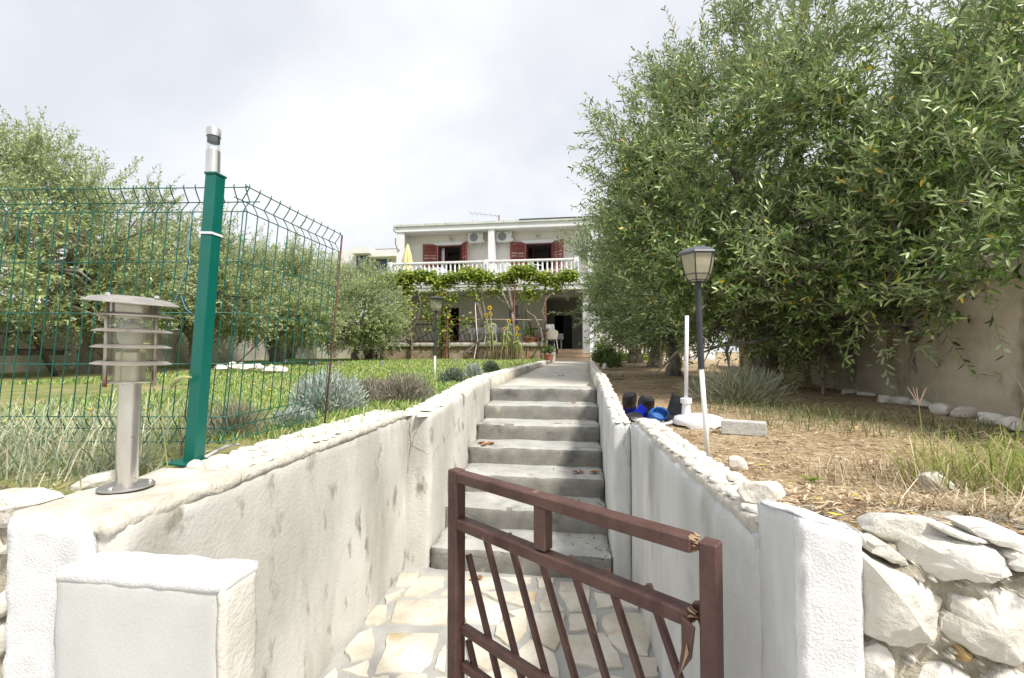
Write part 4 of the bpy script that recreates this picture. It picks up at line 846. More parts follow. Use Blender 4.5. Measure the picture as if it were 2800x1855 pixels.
# entrance recess
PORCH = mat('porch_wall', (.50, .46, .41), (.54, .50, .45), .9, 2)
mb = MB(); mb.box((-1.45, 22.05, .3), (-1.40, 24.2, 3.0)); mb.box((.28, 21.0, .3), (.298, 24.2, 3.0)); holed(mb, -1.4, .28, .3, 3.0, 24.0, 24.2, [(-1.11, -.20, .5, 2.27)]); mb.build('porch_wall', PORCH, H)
MB().box((-1.42, 21.6, 2.98), (.30, 24.2, 3.125)).build('porch_soffit', HCEIL, H)
room(-1.9, .6, 24.2, 28, .5, 2.6, DARKROOM)
MB().box((-.66, 24.10, .52), (-.22, 24.15, 2.24)).build('front_door', mat('door_dark', (.015, .015, .015), (.025, .025, .025), .5, 5), H)
MB().box((-1.08, 24.5, .52), (-.70, 24.9, 1.32)).build('hall_cupboard', mat('cupboard', (.30, .22, .18), None, .7), H)
MB().lathe([(.14, 0), (.14, -.03), (.10, -.06), (.02, -.07)], (-.72, 22.3, 2.98), 18).build('ceiling_light', mat('light_cover', (.40, .40, .36), None, .3), H, auto=40)
# entrance steps, tiled
TILE = mat('peach_tile', (.62, .45, .30), (.70, .54, .38), .5, 3, spots=((.56, .40, .27), 6, .62), rnd=.06)
t = thing('entrance_steps', 'peach tiled entrance steps leading up to the open front door', 'steps', (-.2, 20, 0))
for k, (y0, zt) in enumerate(((19.6, .14), (19.95, .32), (20.30, .50))):
    x0, x1 = (-.86, .56) if k < 2 else (-.80, .30); MB().box((x0, y0 + .012, -.1), (x1, 21.0 if k < 2 else 24.2, zt - .012)).build('step_core', MORTAR, t); n = 4
    for i in range(n):
        a = x0 + (x1 - x0) * i / n; b = x0 + (x1 - x0) * (i + 1) / n
        MB().box((a + .003, y0, zt - .165), (b - .003, y0 + .012, zt - .013)).build('riser_tile', TILE, t)
        MB().box((a + .003, y0 - .012, zt - .012), (b - .003, y0 + .36, zt)).build('tread_tile', TILE, t)
MB().box((-1.0, 19.1, -.04), (.62, 19.6, -.012)).build('threshold_slab', mat('pale_slab', (.62, .58, .50), (.70, .66, .58), .8, 4), t)
t = MB().box((-1.30, 19.35, -.05), (-.87, 19.9, .55)).build('white_block', WHITEP, bevel=.01); tag(t, 'low white painted block at the left of the tiled steps', 'pedestal')
tag(MB().box((-1.22, 19.45, .552), (-.98, 19.75, .61)).build('teal_box', mat('teal', (.05, .32, .32), None, .6), bevel=.008), 'flat teal box on the white block by the entrance', 'box')
# AC units
def ac(label, x0):
    t = thing('air_conditioner', label, 'air conditioner', (x0 + .38, 21.6, 5.62), 'outdoor units on the balcony wall'); y0, y1, z0, z1 = 21.42, 21.72, 5.66, 6.16
    MB().box((x0, y0, z0), (x0 + .74, y1, z1)).build('casing', PVC, t, bevel=.012)
    MB().box((x0 + .74, y0 + .05, z0 + .02), (x0 + .81, y1 - .04, z0 + .17)).build('valve_cover', PVC, t, bevel=.01)
    c = (x0 + .29, y0 - .003, z0 + .25); M_ = Matrix.Translation(c) @ Matrix.Rotation(R(90), 4, 'X')
    MB().lathe([(.205, 0), (.205, .004)], M=M_, n=28).build('fan_recess', mat('fan_grey', (.16, .17, .18), (.22, .23, .24), .6, 9), t)
    mb = MB()
    for r_ in (.05, .085, .12, .155, .19): mb.lathe([(r_ - .004, .006), (r_ + .004, .006), (r_ + .004, .010), (r_ - .004, .010), (r_ - .004, .006)], M=M_, n=28, closed=False)
    for k in range(12): a = math.pi * 2 * k / 12; mb.bar(M_ @ Vector((.02 * math.cos(a), .02 * math.sin(a), .008)), M_ @ Vector((.205 * math.cos(a), .205 * math.sin(a), .008)), .006, .004)
    mb.build('fan_grille', mat('grille_grey', (.50, .52, .53), None, .5), t)
    MB().box((x0 + .56, y0 - .004, z1 - .09), (x0 + .68, y0 - .001, z1 - .07)).build('dark_nameplate', DARKP, t)
    for x in (x0 + .12, x0 + .60): mb = MB(); mb.bar((x, y0 + .02, z0 - .02), (x, 21.80, z0 - .02), .035, .03); mb.bar((x, y0 + .1, z0 - .03), (x, 21.80, z0 - .2), .03, .025); mb.build('bracket', PVC, t)
    MB().tube([(x0 + .45, 21.60, z0), (x0 + .46, 21.66, z0 - .16), (x0 + .52, 21.74, z0 - .20), (x0 + .62, 21.77, z0 - .2)], .012, 6).build('drain_hose', PVC, t)
ac('white air conditioner unit left of the balcony partition', -5.17); ac('white air conditioner unit right of the balcony partition', -3.78)
# antennas
def antenna(label, x, y, h, booms, n):
    t = thing('tv_antenna', label, 'antenna', (x, y, 6.52)); MB().tube([(x, y, 6.5), (x, y, 6.52 + h)], .03, 8).build('mast', RUST, t); ALU = mat('aluminium', (.42, .43, .44), None, .4, metal=.5)
    for z, L_, tilt in booms:
        b = MB().bar((x + .05, y, 6.52 + z), (x - L_, y - .1, 6.52 + z + tilt), .025, .025).build('boom', ALU, t); mb = MB()
        for k in range(n): q = (k + .6) / n; cx = x - L_ * q; cz = 6.52 + z + tilt * q; mb.bar((cx, y - .4, cz), (cx, y + .35, cz), .018, .018)
        mb.build('elements', ALU, b)
antenna('two-boom television antenna on a rusty mast on the roof', -4.0, 23.5, 1.05, ((.55, 1.45, .2), (1.0, 1.6, .22)), 6)
antenna('small single television antenna at the left of the roof', -8.35, 23.5, .45, ((.40, .85, -.12),), 5)
# yellow closed parasol on the balcony
t = thing('closed_parasol', 'pale yellow folded parasol standing at the left end of the balcony', 'parasol', (-8.05, 20.9, 3.62)); c = (-8.03, 20.95, 3.62)
MB().tube([c, (c[0], c[1], 5.55)], .02, 8).build('pole', PVC, t)
mb = MB(); n = 16; v = []
for s_, z_ in ((.16, .55), (.24, .75), (.25, 1.0), (.19, 1.4), (.10, 1.75), (.02, 1.98)): v += [(c[0] + math.cos(2 * math.pi * k / n) * s_ * (1 if k % 2 else .72), c[1] + math.sin(2 * math.pi * k / n) * s_ * (1 if k % 2 else .72), c[2] + z_) for k in range(n)]
mb.add(v, [(i * n + k, i * n + (k + 1) % n, (i + 1) * n + (k + 1) % n, (i + 1) * n + k) for i in range(5) for k in range(n)]); mb.build('canopy', mat('yellow_cloth', (.72, .64, .28), (.78, .71, .38), .8, 5), t)
# plastic chairs and tables
def chair(label, loc, yaw, m=WPLAST):
    t = thing('plastic_chair', label, 'chair', loc); M_ = Matrix.Translation(loc) @ Matrix.Rotation(R(yaw), 4, 'Z')
    MB().box((-.24, -.22, .40), (.24, .22, .44), M_).build('seat', m, t, bevel=.015)
    mb = MB(); n = 8; v = []
    for k in range(n + 1):
        a = -1 + 2 * k / n; y = .20 + .07 * (1 - a * a); hh = .88 - .10 * a * a
        v += [M_ @ Vector((a * .25, y, .44)), M_ @ Vector((a * .27, y + .10, hh)), M_ @ Vector((a * .27, y + .125, hh)), M_ @ Vector((a * .25, y + .025, .44))]
    f = [(k * 4 + j, (k + 1) * 4 + j, (k + 1) * 4 + (j + 1) % 4, k * 4 + (j + 1) % 4) for k in range(n) for j in range(4)] + [(0, 1, 2, 3), (n * 4 + 3, n * 4 + 2, n * 4 + 1, n * 4)]
    mb.add(v, f).build('backrest', m, t)
    for sx in (-1, 1):
        MB().tube([M_ @ Vector((sx * .26, -.18, .64)), M_ @ Vector((sx * .28, .05, .66)), M_ @ Vector((sx * .27, .25, .66))], .022, 6).build('armrest', m, t)
        for sy in (-1, 1): MB().tube([M_ @ Vector((sx * .27, sy * .24, 0)), M_ @ Vector((sx * .22, sy * .20, .41))] + ([M_ @ Vector((sx * .26, -.18, .64))] if sy < 0 else []), .026, 6).build('leg', m, t)
    return t
def table(label, loc, wd, dp, h, m=WPLAST, cloth=None):
    t = thing('terrace_table', label, 'table', loc); x, y, z = loc
    MB().box((x - wd / 2, y - dp / 2, z + h - .035), (x + wd / 2, y + dp / 2, z + h)).build('table_top', m, t, bevel=.012)
    for sx in (-1, 1):
        for sy in (-1, 1): MB().tube([(x + sx * (wd / 2 - .08), y + sy * (dp / 2 - .08), z), (x + sx * (wd / 2 - .1), y + sy * (dp / 2 - .1), z + h - .03)], .03, 6).build('leg', m, t)
    if cloth:
        mb = MB(); n = 40; v = []
        for s_, z_ in ((0, .006), (1, .006), (1.03, -.12), (1.06, -.26)):
            for k in range(n):
                a = 2 * math.pi * k / n; ca, sa = math.cos(a), math.sin(a); q = 1 / max(abs(ca), abs(sa)); wv = 1 + (.05 * math.sin(k * 2.1) if z_ < 0 else 0)
                v.append((x + ca * q * wd / 2 * s_ * wv * 1.02, y + sa * q * dp / 2 * s_ * wv * 1.02, z + h + z_))
        mb.add(v, [(i * n + k, i * n + (k + 1) % n, (i + 1) * n + (k + 1) % n, (i + 1) * n + k) for i in range(3) for k in range(n)])
        tag(mb.build('tablecloth', cloth), 'patterned pale cloth over the ' + label, 'tablecloth')
CLOTH = mat('patterned_cloth', (.60, .60, .66), (.72, .72, .74), .9, 5, spots=((.30, .30, .38), 9, .58, (1, 1, 1), .05))
# ================================================================ terrace, railing, pergola
t = thing('terrace', 'raised terrace with cracked concrete edge and old brown base wall', 'terrace', (-5, 20, 0))
TBASE = mat('old_base', (.20, .155, .095), (.40, .33, .23), .95, 3, .6, 20, stretch=(1, 1, 2.5), spots=((.12, .09, .06), 4, .58))
rough_box((-8.5, 19.06, -.2), (-1.35, 19.3, .60), (60, 2, 8), .02, 71, 3, .01).build('base_wall', TBASE, t, smooth=True)
rough_box((-8.6, 18.97, .585), (-1.30, 19.32, .775), (60, 3, 3), .01, 72, 3, .012).build('slab_edge', mat('slab_concrete', (.36, .34, .29), (.52, .50, .45), .9, 4, .4, 30, spots=((.24, .22, .19), 5, .58)), t, smooth=True)
MB().box((-8.55, 19.3, .5), (-1.42, 21.8, .76)).build('floor_slab', MATS['slab_concrete'], t)
t = thing('terrace_railing', 'rusty brown railing of slanted bars along the terrace edge', 'railing', (-6.4, 19.1, .78)); yr = 19.14
RAILM = mat('brown_rust_metal', (.08, .035, .028), (.14, .065, .05), .8, 9)
for z, h in ((1.58, .05), (.83, .06)): MB().box((-8.55, yr - .02, z - h / 2), (-4.22, yr + .02, z + h / 2)).build('rail', RAILM, t)
x = -8.5
while x < -7.1: MB().bar((x, yr - .03, .86), (x + .10, yr - .03, 1.52), .022, .022).build('cane', mat('cane', (.34, .24, .20), (.44, .36, .32), .9, 9), t); x += .062
x = -7.2
while x < -4.4:
    MB().bar((x, yr, .86), (min(x - .28, -4.3), yr, 1.555), .026, .022).build('bar', RAILM, t); x += .21
for a, b in ((-8.2, -7.15), (-6.9, -5.75), (-5.45, -4.3)): MB().bar((a, yr - .03, .88), (b, yr - .03, 1.52), .03, .03).build('brace', RAILM, t)
t = thing('pergola', 'rusty pipe pergola carrying the grape vines before the terrace', 'pergola', (-4.2, 19, 0)); yp = 18.92
for x, zt in ((-8.45, 3.30), (-7.12, 3.3), (-5.72, 3.27), (-4.2, 3.24), (-2.57, 3.2), (-1.27, 3.18)): MB().tube([(x, yp, -.1), (x + .02, yp, zt)], .035, 8).build('post', RUST, t, smooth=True)
MB().tube([(-8.6, yp, 3.28), (-4.2, yp, 3.24), (-.1, yp, 3.15)], .022, 8).build('front_beam', mat('grey_pipe', (.40, .37, .34), (.50, .47, .44), .6, 6), t)
MB().tube([(-8.4, yp - .02, 1.80), (-4.2, yp - .02, 1.76)], .022, 8).build('mid_pipe', RUST, t); MB().tube([(-4.2, yp - .02, 1.76), (-1.2, yp - .02, 1.70)], .02, 8).build('mid_pipe', mat('tan_pipe', (.46, .36, .27), None, .7), t)
for x in (-8.1, -7.1, -5.7, -4.2, -2.6, -1.25, -.3): MB().tube([(x, yp, 3.25), (x, 20.0, 3.28)], .018, 6).build('cross_beam', RUST, t)
MB().tube([(-4.28, 18.86, .02), (-4.12, 18.84, .9), (-4.18, 18.84, 1.6), (-4.22, 18.84, 2.3), (-4.16, 18.84, 2.7), (-4.2, 18.85, 3.2)], .022, 8).build('bent_white_pipe', WHITEP, t)
for x, h in ((-5.45, 2.05), (-6.02, .85)): tag(MB().tube([(x, 18.7, -.1), (x + .06, 18.75, h)], .035 if h > 1 else .02, 8).build('vine_stake', RUST), 'rusty pipe stake standing alone in the lawn before the railing' if h > 1 else 'thin wooden stick beside the lawn lantern pole', 'post')
# terrace furniture
chair('white plastic chair by the terrace door behind the railing', (-4.75, 20.1, .76), 160)
chair('white plastic chair in front of the beige wall, right of the white pipe', (-3.75, 19.9, .76), -170)
chair('white plastic chair left of the house window by the sunflowers', (-2.75, 20.4, .76), 120)
table('small terrace table beside the railing end', (-4.25, 20.6, .76), .7, .7, .70, cloth=CLOTH)
table('terrace table behind the sunflowers', (-3.2, 20.7, .76), .9, .7, .72, cloth=CLOTH)
chair('plastic chair piled with clothes beside the entrance', (-1.15, 20.75, .50), -160, mat('beige_plastic', (.60, .56, .48), None, .5))
mb = rough_box((-1.42, 20.62, .95), (-.86, 21.0, 1.25), (12, 8, 8), .05, 77, 6, .03); tag(mb.build('clothes_heap', mat('dark_clothes', (.04, .035, .045), (.22, .16, .20), .9, 12, lo=.4, hi=.6), smooth=True), 'dark clothes draped over the plastic chair at the entrance', 'clothes')
mb = rough_box((-1.42, 20.72, 1.3), (-.98, 21.05, 1.62), (12, 8, 8), .05, 78, 6, .06); tag(mb.build('folded_sheet', CLOTH, smooth=True), 'pale folded sheet on top of the dark clothes', 'cloth')
table('low table with cloth inside the porch', (-.85, 21.6, .50), .5, .5, .72, cloth=CLOTH)
chair('white plastic chair on the left balcony', (-7.2, 20.8, 3.62), 150); table('white table on the left balcony', (-6.6, 21.0, 3.62), .8, .7, .72, cloth=CLOTH)
chair('white plastic chair left of the table on the right balcony', (-3.3, 20.8, 3.62), -160); chair('white plastic chair right of the table on the right balcony', (-1.75, 20.6, 3.62), 120); table('white table on the right balcony', (-2.5, 20.9, 3.62), .8, .7, .72, cloth=CLOTH)
# pots and tools
TERRA = mat('terracotta', (.30, .13, .08), (.38, .18, .11), .85, 5)
def pot(label, loc, r_, h, m=TERRA):
    t = thing('plant_pot', label, 'plant pot', loc); MB().lathe([(r_ * .72, 0), (r_ * .95, h * .85), (r_ * 1.05, h * .86), (r_ * 1.05, h), (r_ * .9, h), (r_ * .85, h * .9)], loc, 16).build('pot', m, t, auto=40)
    rng = np.random.default_rng(int(abs(loc[0] * 100))); n = 500; q = rng.normal(0, .5, (n, 3)) * [r_ * 1.1, r_ * 1.1, r_ * .7] + np.array(loc) + [0, 0, h + r_ * .8]
    leaves('plant_leaves', q, rng.normal(0, 1, (n, 3)) + [0, 0, .4], rng.normal(0, 1, (n, 3)) + [0, 0, 1], rng.uniform(.05, .12, n), rng.uniform(.03, .05, n), mat('pot_plant', (.07, .13, .03), (.16, .22, .06), .6, 9, isl=.3, transl=.2), t, full=False)['kind'] = 'stuff'
pot('terracotta pot at the end of the left path wall', (-1.05, 17.6, 0), .2, .3); pot('long terracotta planter with flowers on the terrace edge', (-1.95, 19.2, .76), .3, .22); pot('terracotta pot with bright green plant behind the dark lantern', (-1.6, 20.2, .3), .22, .4)
pot('brown pot with a pale succulent at the left end of the terrace', (-8.75, 18.6, 0), .34, .5, mat('brown_pot', (.12, .075, .06), (.17, .11, .09), .8, 5))
for i, (x, m) in enumerate(((-2.05, BARE), (-1.96, TERRA))): tag(MB().tube([(x, 19.0, .0), (x + .1 - .2 * i, 19.05, 1.1)], .03, 7).build('tool_handle', m), ('pale wooden pole' if i == 0 else 'reddish wooden handle') + ' propped against the terrace end', 'tool')
# dark wooden stand at the terrace end
t = thing('wooden_stand', 'dark brown wooden stair rail at the right end of the terrace', 'handrail', (-1.7, 19.6, .5))
for x in (-1.98, -1.62): MB().box((x - .05, 19.5, .0), (x + .05, 19.6, 1.65 if x < -1.8 else 1.2)).build('post', DFRAME, t)
MB().bar((-1.98, 19.55, 1.25), (-1.55, 19.55, .75), .05, .05).build('rail', DFRAME, t)

# ================================================================ neighbour house, boundary walls, far things
t = thing('neighbour_house', 'modern white neighbouring house with blue windows behind the olive trees', 'house', (-16, 38, 0)); NW = mat('neighbour_white', (.72, .72, .70), (.76, .76, .74), .9, 2); yn = 36.0
def nb(px0, py0, px1, py1, Y, dep, name, m, par=None):
    a, b = gy(px0, py0, Y), gy(px1, py1, Y); return MB().box((min(a[0], b[0]), Y, min(a[2], b[2])), (max(a[0], b[0]), Y + dep, max(a[2], b[2]))).build(name, m, par or t)
nb(1008, 690, 1092, 775, yn, 8, 'wall', NW); nb(930, 684, 1008, 775, yn - .6, 6, 'wall_bay', NW); nb(1006, 684, 1094, 700, yn - 1.2, 3, 'parapet', NW); nb(960, 676, 1010, 692, yn - 1.6, 3, 'canopy', NW)
NG = mat('blue_glass', (.03, .06, .14), (.05, .085, .18), .15, .6, spec=.6); NF = mat('window_frame_brown', (.16, .13, .11), None, .6)
f = nb(1023, 702, 1067, 740, yn - .06, .06, 'window', NF); nb(1026.5, 705, 1063.5, 738, yn - .10, .05, 'pane', NG, f)
f = nb(974, 695, 1006, 745, yn - .68, .06, 'window', NF); nb(975.5, 696, 1004.5, 744, yn - .72, .05, 'pane', NG, f)
nb(1014, 702, 1016.5, 760, yn - .1, .08, 'drain_pipe', DARKP)
mb = MB(); a = gy(1010, 686, yn); b = gy(1094, 680, yn); mb.add([(a[0], yn - .5, a[2]), (b[0], yn - .5, b[2] - .1), (b[0], yn + 6, b[2] + .5), (a[0] + 1, yn + 6, a[2] + .5)], [(0, 1, 2, 3)]); mb.build('tiled_roof', mat('roof_tile', (.32, .17, .12), (.45, .27, .2), .9, 12, stretch=(3, 1, 1)), t)
mb = MB(); c = gy(955, 700, yn); mb.lathe([(1.9, -2), (1.9, .35), (1.6, .5)], (c[0] - .6, yn + 1.5, c[2]), 24); mb.build('round_stair_tower', NW, t, auto=40)
BWALL = mat('boundary_concrete', (.44, .42, .37), (.62, .59, .52), .9, 1.5, .35, 20, spots=((.33, .31, .27), 1.2, .58, (1, 1, .4), .15), stretch=(1, 1, 2))
TWALL = mat('tan_retaining', (.44, .375, .28), (.66, .59, .48), .92, 1.6, .7, 12, stretch=(1, 1, 3.2), lo=.28, hi=.7, spots=((.19, .145, .09), 1.5, .54, (1, 1, .5), .12), spots2=((.60, .54, .44), 2.2, .58, (1, 1, .5), .1))
def long_wall(name, label, p, q, z0, z1, th, m, seed, z1b=None):
    p, q = np.array(p), np.array(q); L_ = np.linalg.norm(q - p); d = (q - p) / L_; nn = np.array([-d[1], d[0]]); zb = z1 if z1b is None else z1b
    mb = rough_box((0, -th / 2, z0), (L_, th / 2, z1), (int(L_ * 3), 2, 8), .02, seed, 1.2, .015, warp=lambda x, y, z: (p[0] + d[0] * x + nn[0] * y, p[1] + d[1] * x + nn[1] * y, z + ((zb - z1) * x / L_ if z > z1 - .2 else 0)))
    return tag(mb.build(name, m, smooth=True), label, 'wall')
long_wall('boundary_wall', 'pale concrete boundary wall behind the left olive trees', (-10.2, 2.5), (-13.6, 24), -.3, 1.02, .2, BWALL, 81)
long_wall('boundary_wall', 'grey concrete wall at the back of the lawn beside the house', (-13.6, 24.2), (-8.9, 23.6), -.2, 1.25, .2, BWALL, 82)
long_wall('retaining_wall', 'tan concrete retaining wall behind the big olive tree', (3.0, 1.6), (5.3, 15.5), -.5, 1.2, .25, TWALL, 83)
# low picket fence and clay posts behind the right trees
t = thing('picket_fence', 'low red-brown picket fence behind the right olive trunks', 'fence', (2.5, 22.5, 0)); CLAY = mat('clay_orange', (.42, .17, .08), (.52, .24, .12), .8, 5)
for i in range(26): x = 1.0 + i * .17; MB().box((x, 22.5, -.1), (x + .07, 22.56, .75)).build('picket', RUST if i % 5 else CLAY, t)
for z in (.2, .62): MB().box((.95, 22.565, z), (5.4, 22.6, z + .06)).build('rail', RUST, t)
long_wall('garden_wall_far', 'white rendered wall behind the picket fence', (.9, 24), (7, 24.5), -.2, 2.2, .2, HWHITE, 84)
# picnic bench far left
t = thing('picnic_table', 'dark wooden picnic bench on the grass at the far left edge', 'picnic table', (-9.1, 5.9, 0)); WD = mat('dark_wood', (.06, .05, .045), (.12, .10, .085), .8, 9, stretch=(.3, 1, 1)); M_ = Matrix.Translation((-9.15, 5.9, -.01)) @ Matrix.Rotation(R(12), 4, 'Z')
for y in (-.28, -.09, .10): MB().box((-.6, y, .70), (.6, y + .17, .74), M_).build('top_plank', WD, t)
for y in (-.75, .58): MB().box((-.6, y, .42), (.6, y + .2, .46), M_).build('seat_plank', WD, t)
for x in (-.5, .5):
    for s_ in (-1, 1): MB().bar(M_ @ Vector((x, s_ * .62, 0)), M_ @ Vector((x, s_ * .2, .70)), .07, .05).build('leg', WD, t)
    MB().bar(M_ @ Vector((x, -.75, .39)), M_ @ Vector((x, .75, .39)), .05, .08).build('cross_beam', WD, t)
# ================================================================ olive trees
BARK = mat('olive_bark', (.17, .15, .12), (.38, .345, .29), .95, 7, .8, 26, stretch=(1, 1, .3))
TWIG = mat('olive_twig', (.22, .23, .13), (.32, .33, .20), .9, 20)
OLIVE = mat('olive_leaf', (.05, .09, .02), None, .34, spec=.5, back=(.40, .48, .27), transl=.14, isl=.25,
            ramp=[(0, (.055, .125, .018)), (.30, (.110, .210, .032)), (.60, (.200, .315, .060)), (.80, (.34, .44, .15)), (.984, (.50, .57, .27)), (.988, (.60, .40, .02)), (1, (.66, .46, .03))])
OLIVE_L = mat('olive_leaf_pale', (.05, .09, .02), None, .45, spec=.5, back=(.52, .58, .36), transl=.26, isl=.22,
              ramp=[(0, (.18, .26, .09)), (.4, (.27, .35, .13)), (.75, (.36, .44, .18)), (1, (.48, .54, .28))])
def in_ell(rng, n, c, r, lo=.0):
    d = unit(rng.normal(0, 1, (n, 3))); u = (lo + (1 - lo) * rng.uniform(0, 1, n)) ** (1 / 2.2); return np.array(c) + d * u[:, None] * np.array(r)
def olive_tree(label, base, lobes, ntw, seed, trunk_r, Ln, Wd, lm, per=22, full=True, sub=9, lean=(0, 0), fork=.9, clump=.34, zmin=.5, gaps=(), per_clump=34):
    rng = np.random.default_rng(seed); rr = random.Random(seed); t = thing('olive_tree', label, 'tree', base, 'olive trees'); b = np.array(base, float)
    fk = b + [lean[0], lean[1], fork]; tk = MB(); pts = []; rad = []
    for i in range(8):
        s_ = i / 7; p = b + (fk - b) * s_ + np.array([rr.uniform(-1, 1), rr.uniform(-1, 1), 0]) * trunk_r * .30 * (s_ > 0); pts.append(p - ([0, 0, .12] if i == 0 else 0)); rad.append(trunk_r * (1.35 - .75 * min(1, s_ * 3) * .5 - .18 * s_))
    tk.tube(pts, rad, 12); tko = tk.build('trunk', BARK, t, smooth=True)
    limbs = MB(); tips = []
    W = np.array([np.prod(l[1]) for l in lobes]); W = W / W.sum()
    for li, (c, r_) in enumerate(lobes):
        for _ in range(max(3, int(sub * W[li] * 1.6))):
            e = in_ell(rng, 1, c, np.array(r_) * .8)[0]; p1 = fk + (e - fk) * .35 + rng.normal(0, .14, 3) + [0, 0, .1]; p2 = fk + (e - fk) * .7 + rng.normal(0, .16, 3); r0 = trunk_r * rr.uniform(.45, .8)
            limbs.tube([fk - [0, 0, .06], p1, p2, e], [r0, r0 * .66, r0 * .36, .008], 6, False); tips.append(p2)
            for _ in range(4):
                q = (p1, p2)[rr.random() > .4] ; e2 = q + rng.normal(0, .55, 3) * np.array(r_) * .6; mid = (q + e2) / 2 + rng.normal(0, .08, 3); limbs.tube([q, mid, e2], [r0 * .36, r0 * .2, .005], 5, False)
    limbs.build('limbs', BARK, t, smooth=True)
    # clumps -> twigs -> leaves
    P = []; D = []
    for (c, r_), wgt in zip(lobes, W):
        n = int(ntw * wgt); ncl = max(8, int(n / per_clump)); cc = in_ell(rng, ncl, c, r_, .25); k = rng.integers(0, ncl, n); sz = rng.uniform(.6, 1.3, ncl)[k]
        o = cc[k] + rng.normal(0, clump, (n, 3)) * sz[:, None]; outw = unit((o - np.array(c)) / np.array(r_)); P.append(o); D.append(unit(outw * .8 + rng.normal(0, .5, (n, 3)) + [0, 0, .5]))
    P = np.concatenate(P); D = np.concatenate(D); keep = P[:, 2] > b[2] + zmin + .12 * np.sin(P[:, 0] * 3 + P[:, 1] * 2)
    for gc, gr in gaps: keep &= (np.linalg.norm((P - np.array(gc)) / np.array(gr), axis=1) > 1) | (rng.uniform(0, 1, len(P)) < .10)   # pruned-out openings in the crown
    P, D = P[keep], D[keep]; n = len(P); L_ = rng.uniform(.20, .55, n) * (Ln / .06) ** .35
    bend = rng.normal(0, .25, (n, 3)) - [0, 0, .15]; s_ = np.linspace(.08, 1, per)[None, :, None]
    Q = P[:, None] + D[:, None] * L_[:, None, None] * s_ + bend[:, None] * L_[:, None, None] * s_ ** 2 * .5; T = unit(D[:, None] + bend[:, None] * s_)
    a0 = rng.uniform(0, 6.28, n); ang = a0[:, None] + np.arange(per)[None] // 2 * (np.pi / 2) + (np.arange(per)[None] % 2) * np.pi
    e1 = unit(np.cross(T, np.array([.31, .22, .92]))); e2 = np.cross(T, e1); side = e1 * np.cos(ang)[..., None] + e2 * np.sin(ang)[..., None]
    ld = unit(T * .75 + side * .8 + rng.normal(0, .15, (n, per, 3))); nr = unit(np.cross(np.cross(ld, T), ld) + rng.normal(0, .35, (n, per, 3)) + [0, 0, .25])
    m = n * per; taper = (1 - .35 * np.linspace(0, 1, per) ** 2)[None] * np.ones((n, 1))
    leaves('crown', Q.reshape(m, 3), ld.reshape(m, 3), nr.reshape(m, 3), (rng.uniform(.75, 1.2, m) * Ln * taper.ravel()), rng.uniform(.8, 1.2, m) * Wd, lm, t, .08, full)['kind'] = 'stuff'
    # twig stems as thin three-sided strips
    ks = [0, per // 3, 2 * per // 3, per - 1]; S = np.concatenate([P[:, None], Q[:, ks[1:]]], 1); rw = np.array([.0030, .0025, .0019, .0009]) * (Ln / .06) ** .7
    off1 = e1[:, ks]; off2 = e2[:, ks]; V = np.stack([S + off1 * rw[None, :, None], S - off1 * rw[None, :, None] * .5 + off2 * rw[None, :, None] * .87, S - off1 * rw[None, :, None] * .5 - off2 * rw[None, :, None] * .87], 2).reshape(-1, 3)
    i = np.arange(n)[:, None] * 12; F = np.concatenate([i + np.array([[a * 3 + k, a * 3 + (k + 1) % 3, (a + 1) * 3 + (k + 1) % 3, (a + 1) * 3 + k]]) for a in range(3) for k in range(3)], 0)
    place('twigs', np_mesh('twigs', V, F, TWIG), t)['kind'] = 'stuff'; return t
zs = lambda x, y: float(soil_z(np.array(x), np.array(y)))
olive_tree('largest olive tree with dark leafy crown overhanging the right side', (2.82, 7.5, zs(2.8, 7.5)),
           [((2.95, 7.2, 2.75), (2.45, 2.3, 2.45)), ((4.7, 6.1, 2.6), (1.9, 1.8, 2.2)), ((3.15, 6.0, 1.4), (1.75, 1.3, .9)), ((2.1, 6.7, 1.7), (1.4, 1.4, 1.2)), ((3.4, 5.2, 3.0), (1.5, 1.2, 1.5)), ((3.65, 4.6, 1.35), (1.25, .95, 1.05)), ((4.6, 5.0, 2.7), (1.5, 1.2, 1.6)), ((3.85, 3.95, 1.75), (.85, .7, 1.15)), ((1.75, 6.6, 3.15), (1.15, 1.2, 1.25)), ((2.4, 6.6, 4.3), (1.2, 1.2, .9)), ((3.5, 4.3, 1.2), (1.1, .8, .85)), ((2.9, 5.0, 1.3), (1.0, .8, .8))], 13000, 1, .20, .102, .0240, OLIVE, 16, True, 30, (.1, -.1), .95, .19, .45, (((2.95, 6.8, 3.55), (.8, 3.2, .60)), ((3.75, 6.6, 3.75), (.6, 3.0, .50)), ((2.2, 6.9, 2.6), (.4, 2.5, .3))), 42)
olive_tree('second olive tree along the path with pale trunk behind the parasol pole', (2.22, 10.7, zs(2.2, 10.7)), [((2.4, 10.6, 2.4), (2.1, 1.9, 1.9)), ((1.9, 10.0, 1.4), (1.3, 1.2, .7))], 3600, 2, .15, .105, .029, OLIVE, 16, False, 14, (-.1, 0), .9, .21, .75, (), 36)
olive_tree('third olive tree along the path', (2.42, 14.6, zs(2.4, 14.6)), [((2.5, 14.4, 2.2), (2.0, 1.9, 1.8)), ((2.1, 13.9, 1.4), (1.3, 1.3, .7))], 2600, 3, .2, .12, .035, OLIVE, 16, False, 12, (.1, 0), .85, .23, .75, (), 34)
olive_tree('farthest olive tree of the row, thick trunk near the picket fence', (2.35, 18.6, zs(2.3, 18.6)), [((2.7, 18.4, 2.3), (1.9, 1.8, 1.8)), ((2.3, 17.9, 1.5), (1.2, 1.1, .7))], 2300, 4, .26, .12, .036, OLIVE, 16, False, 10, (-.15, 0), .8, .28, .8)
zl = lambda x, y: float(lawn_z(np.array(x), np.array(y)))
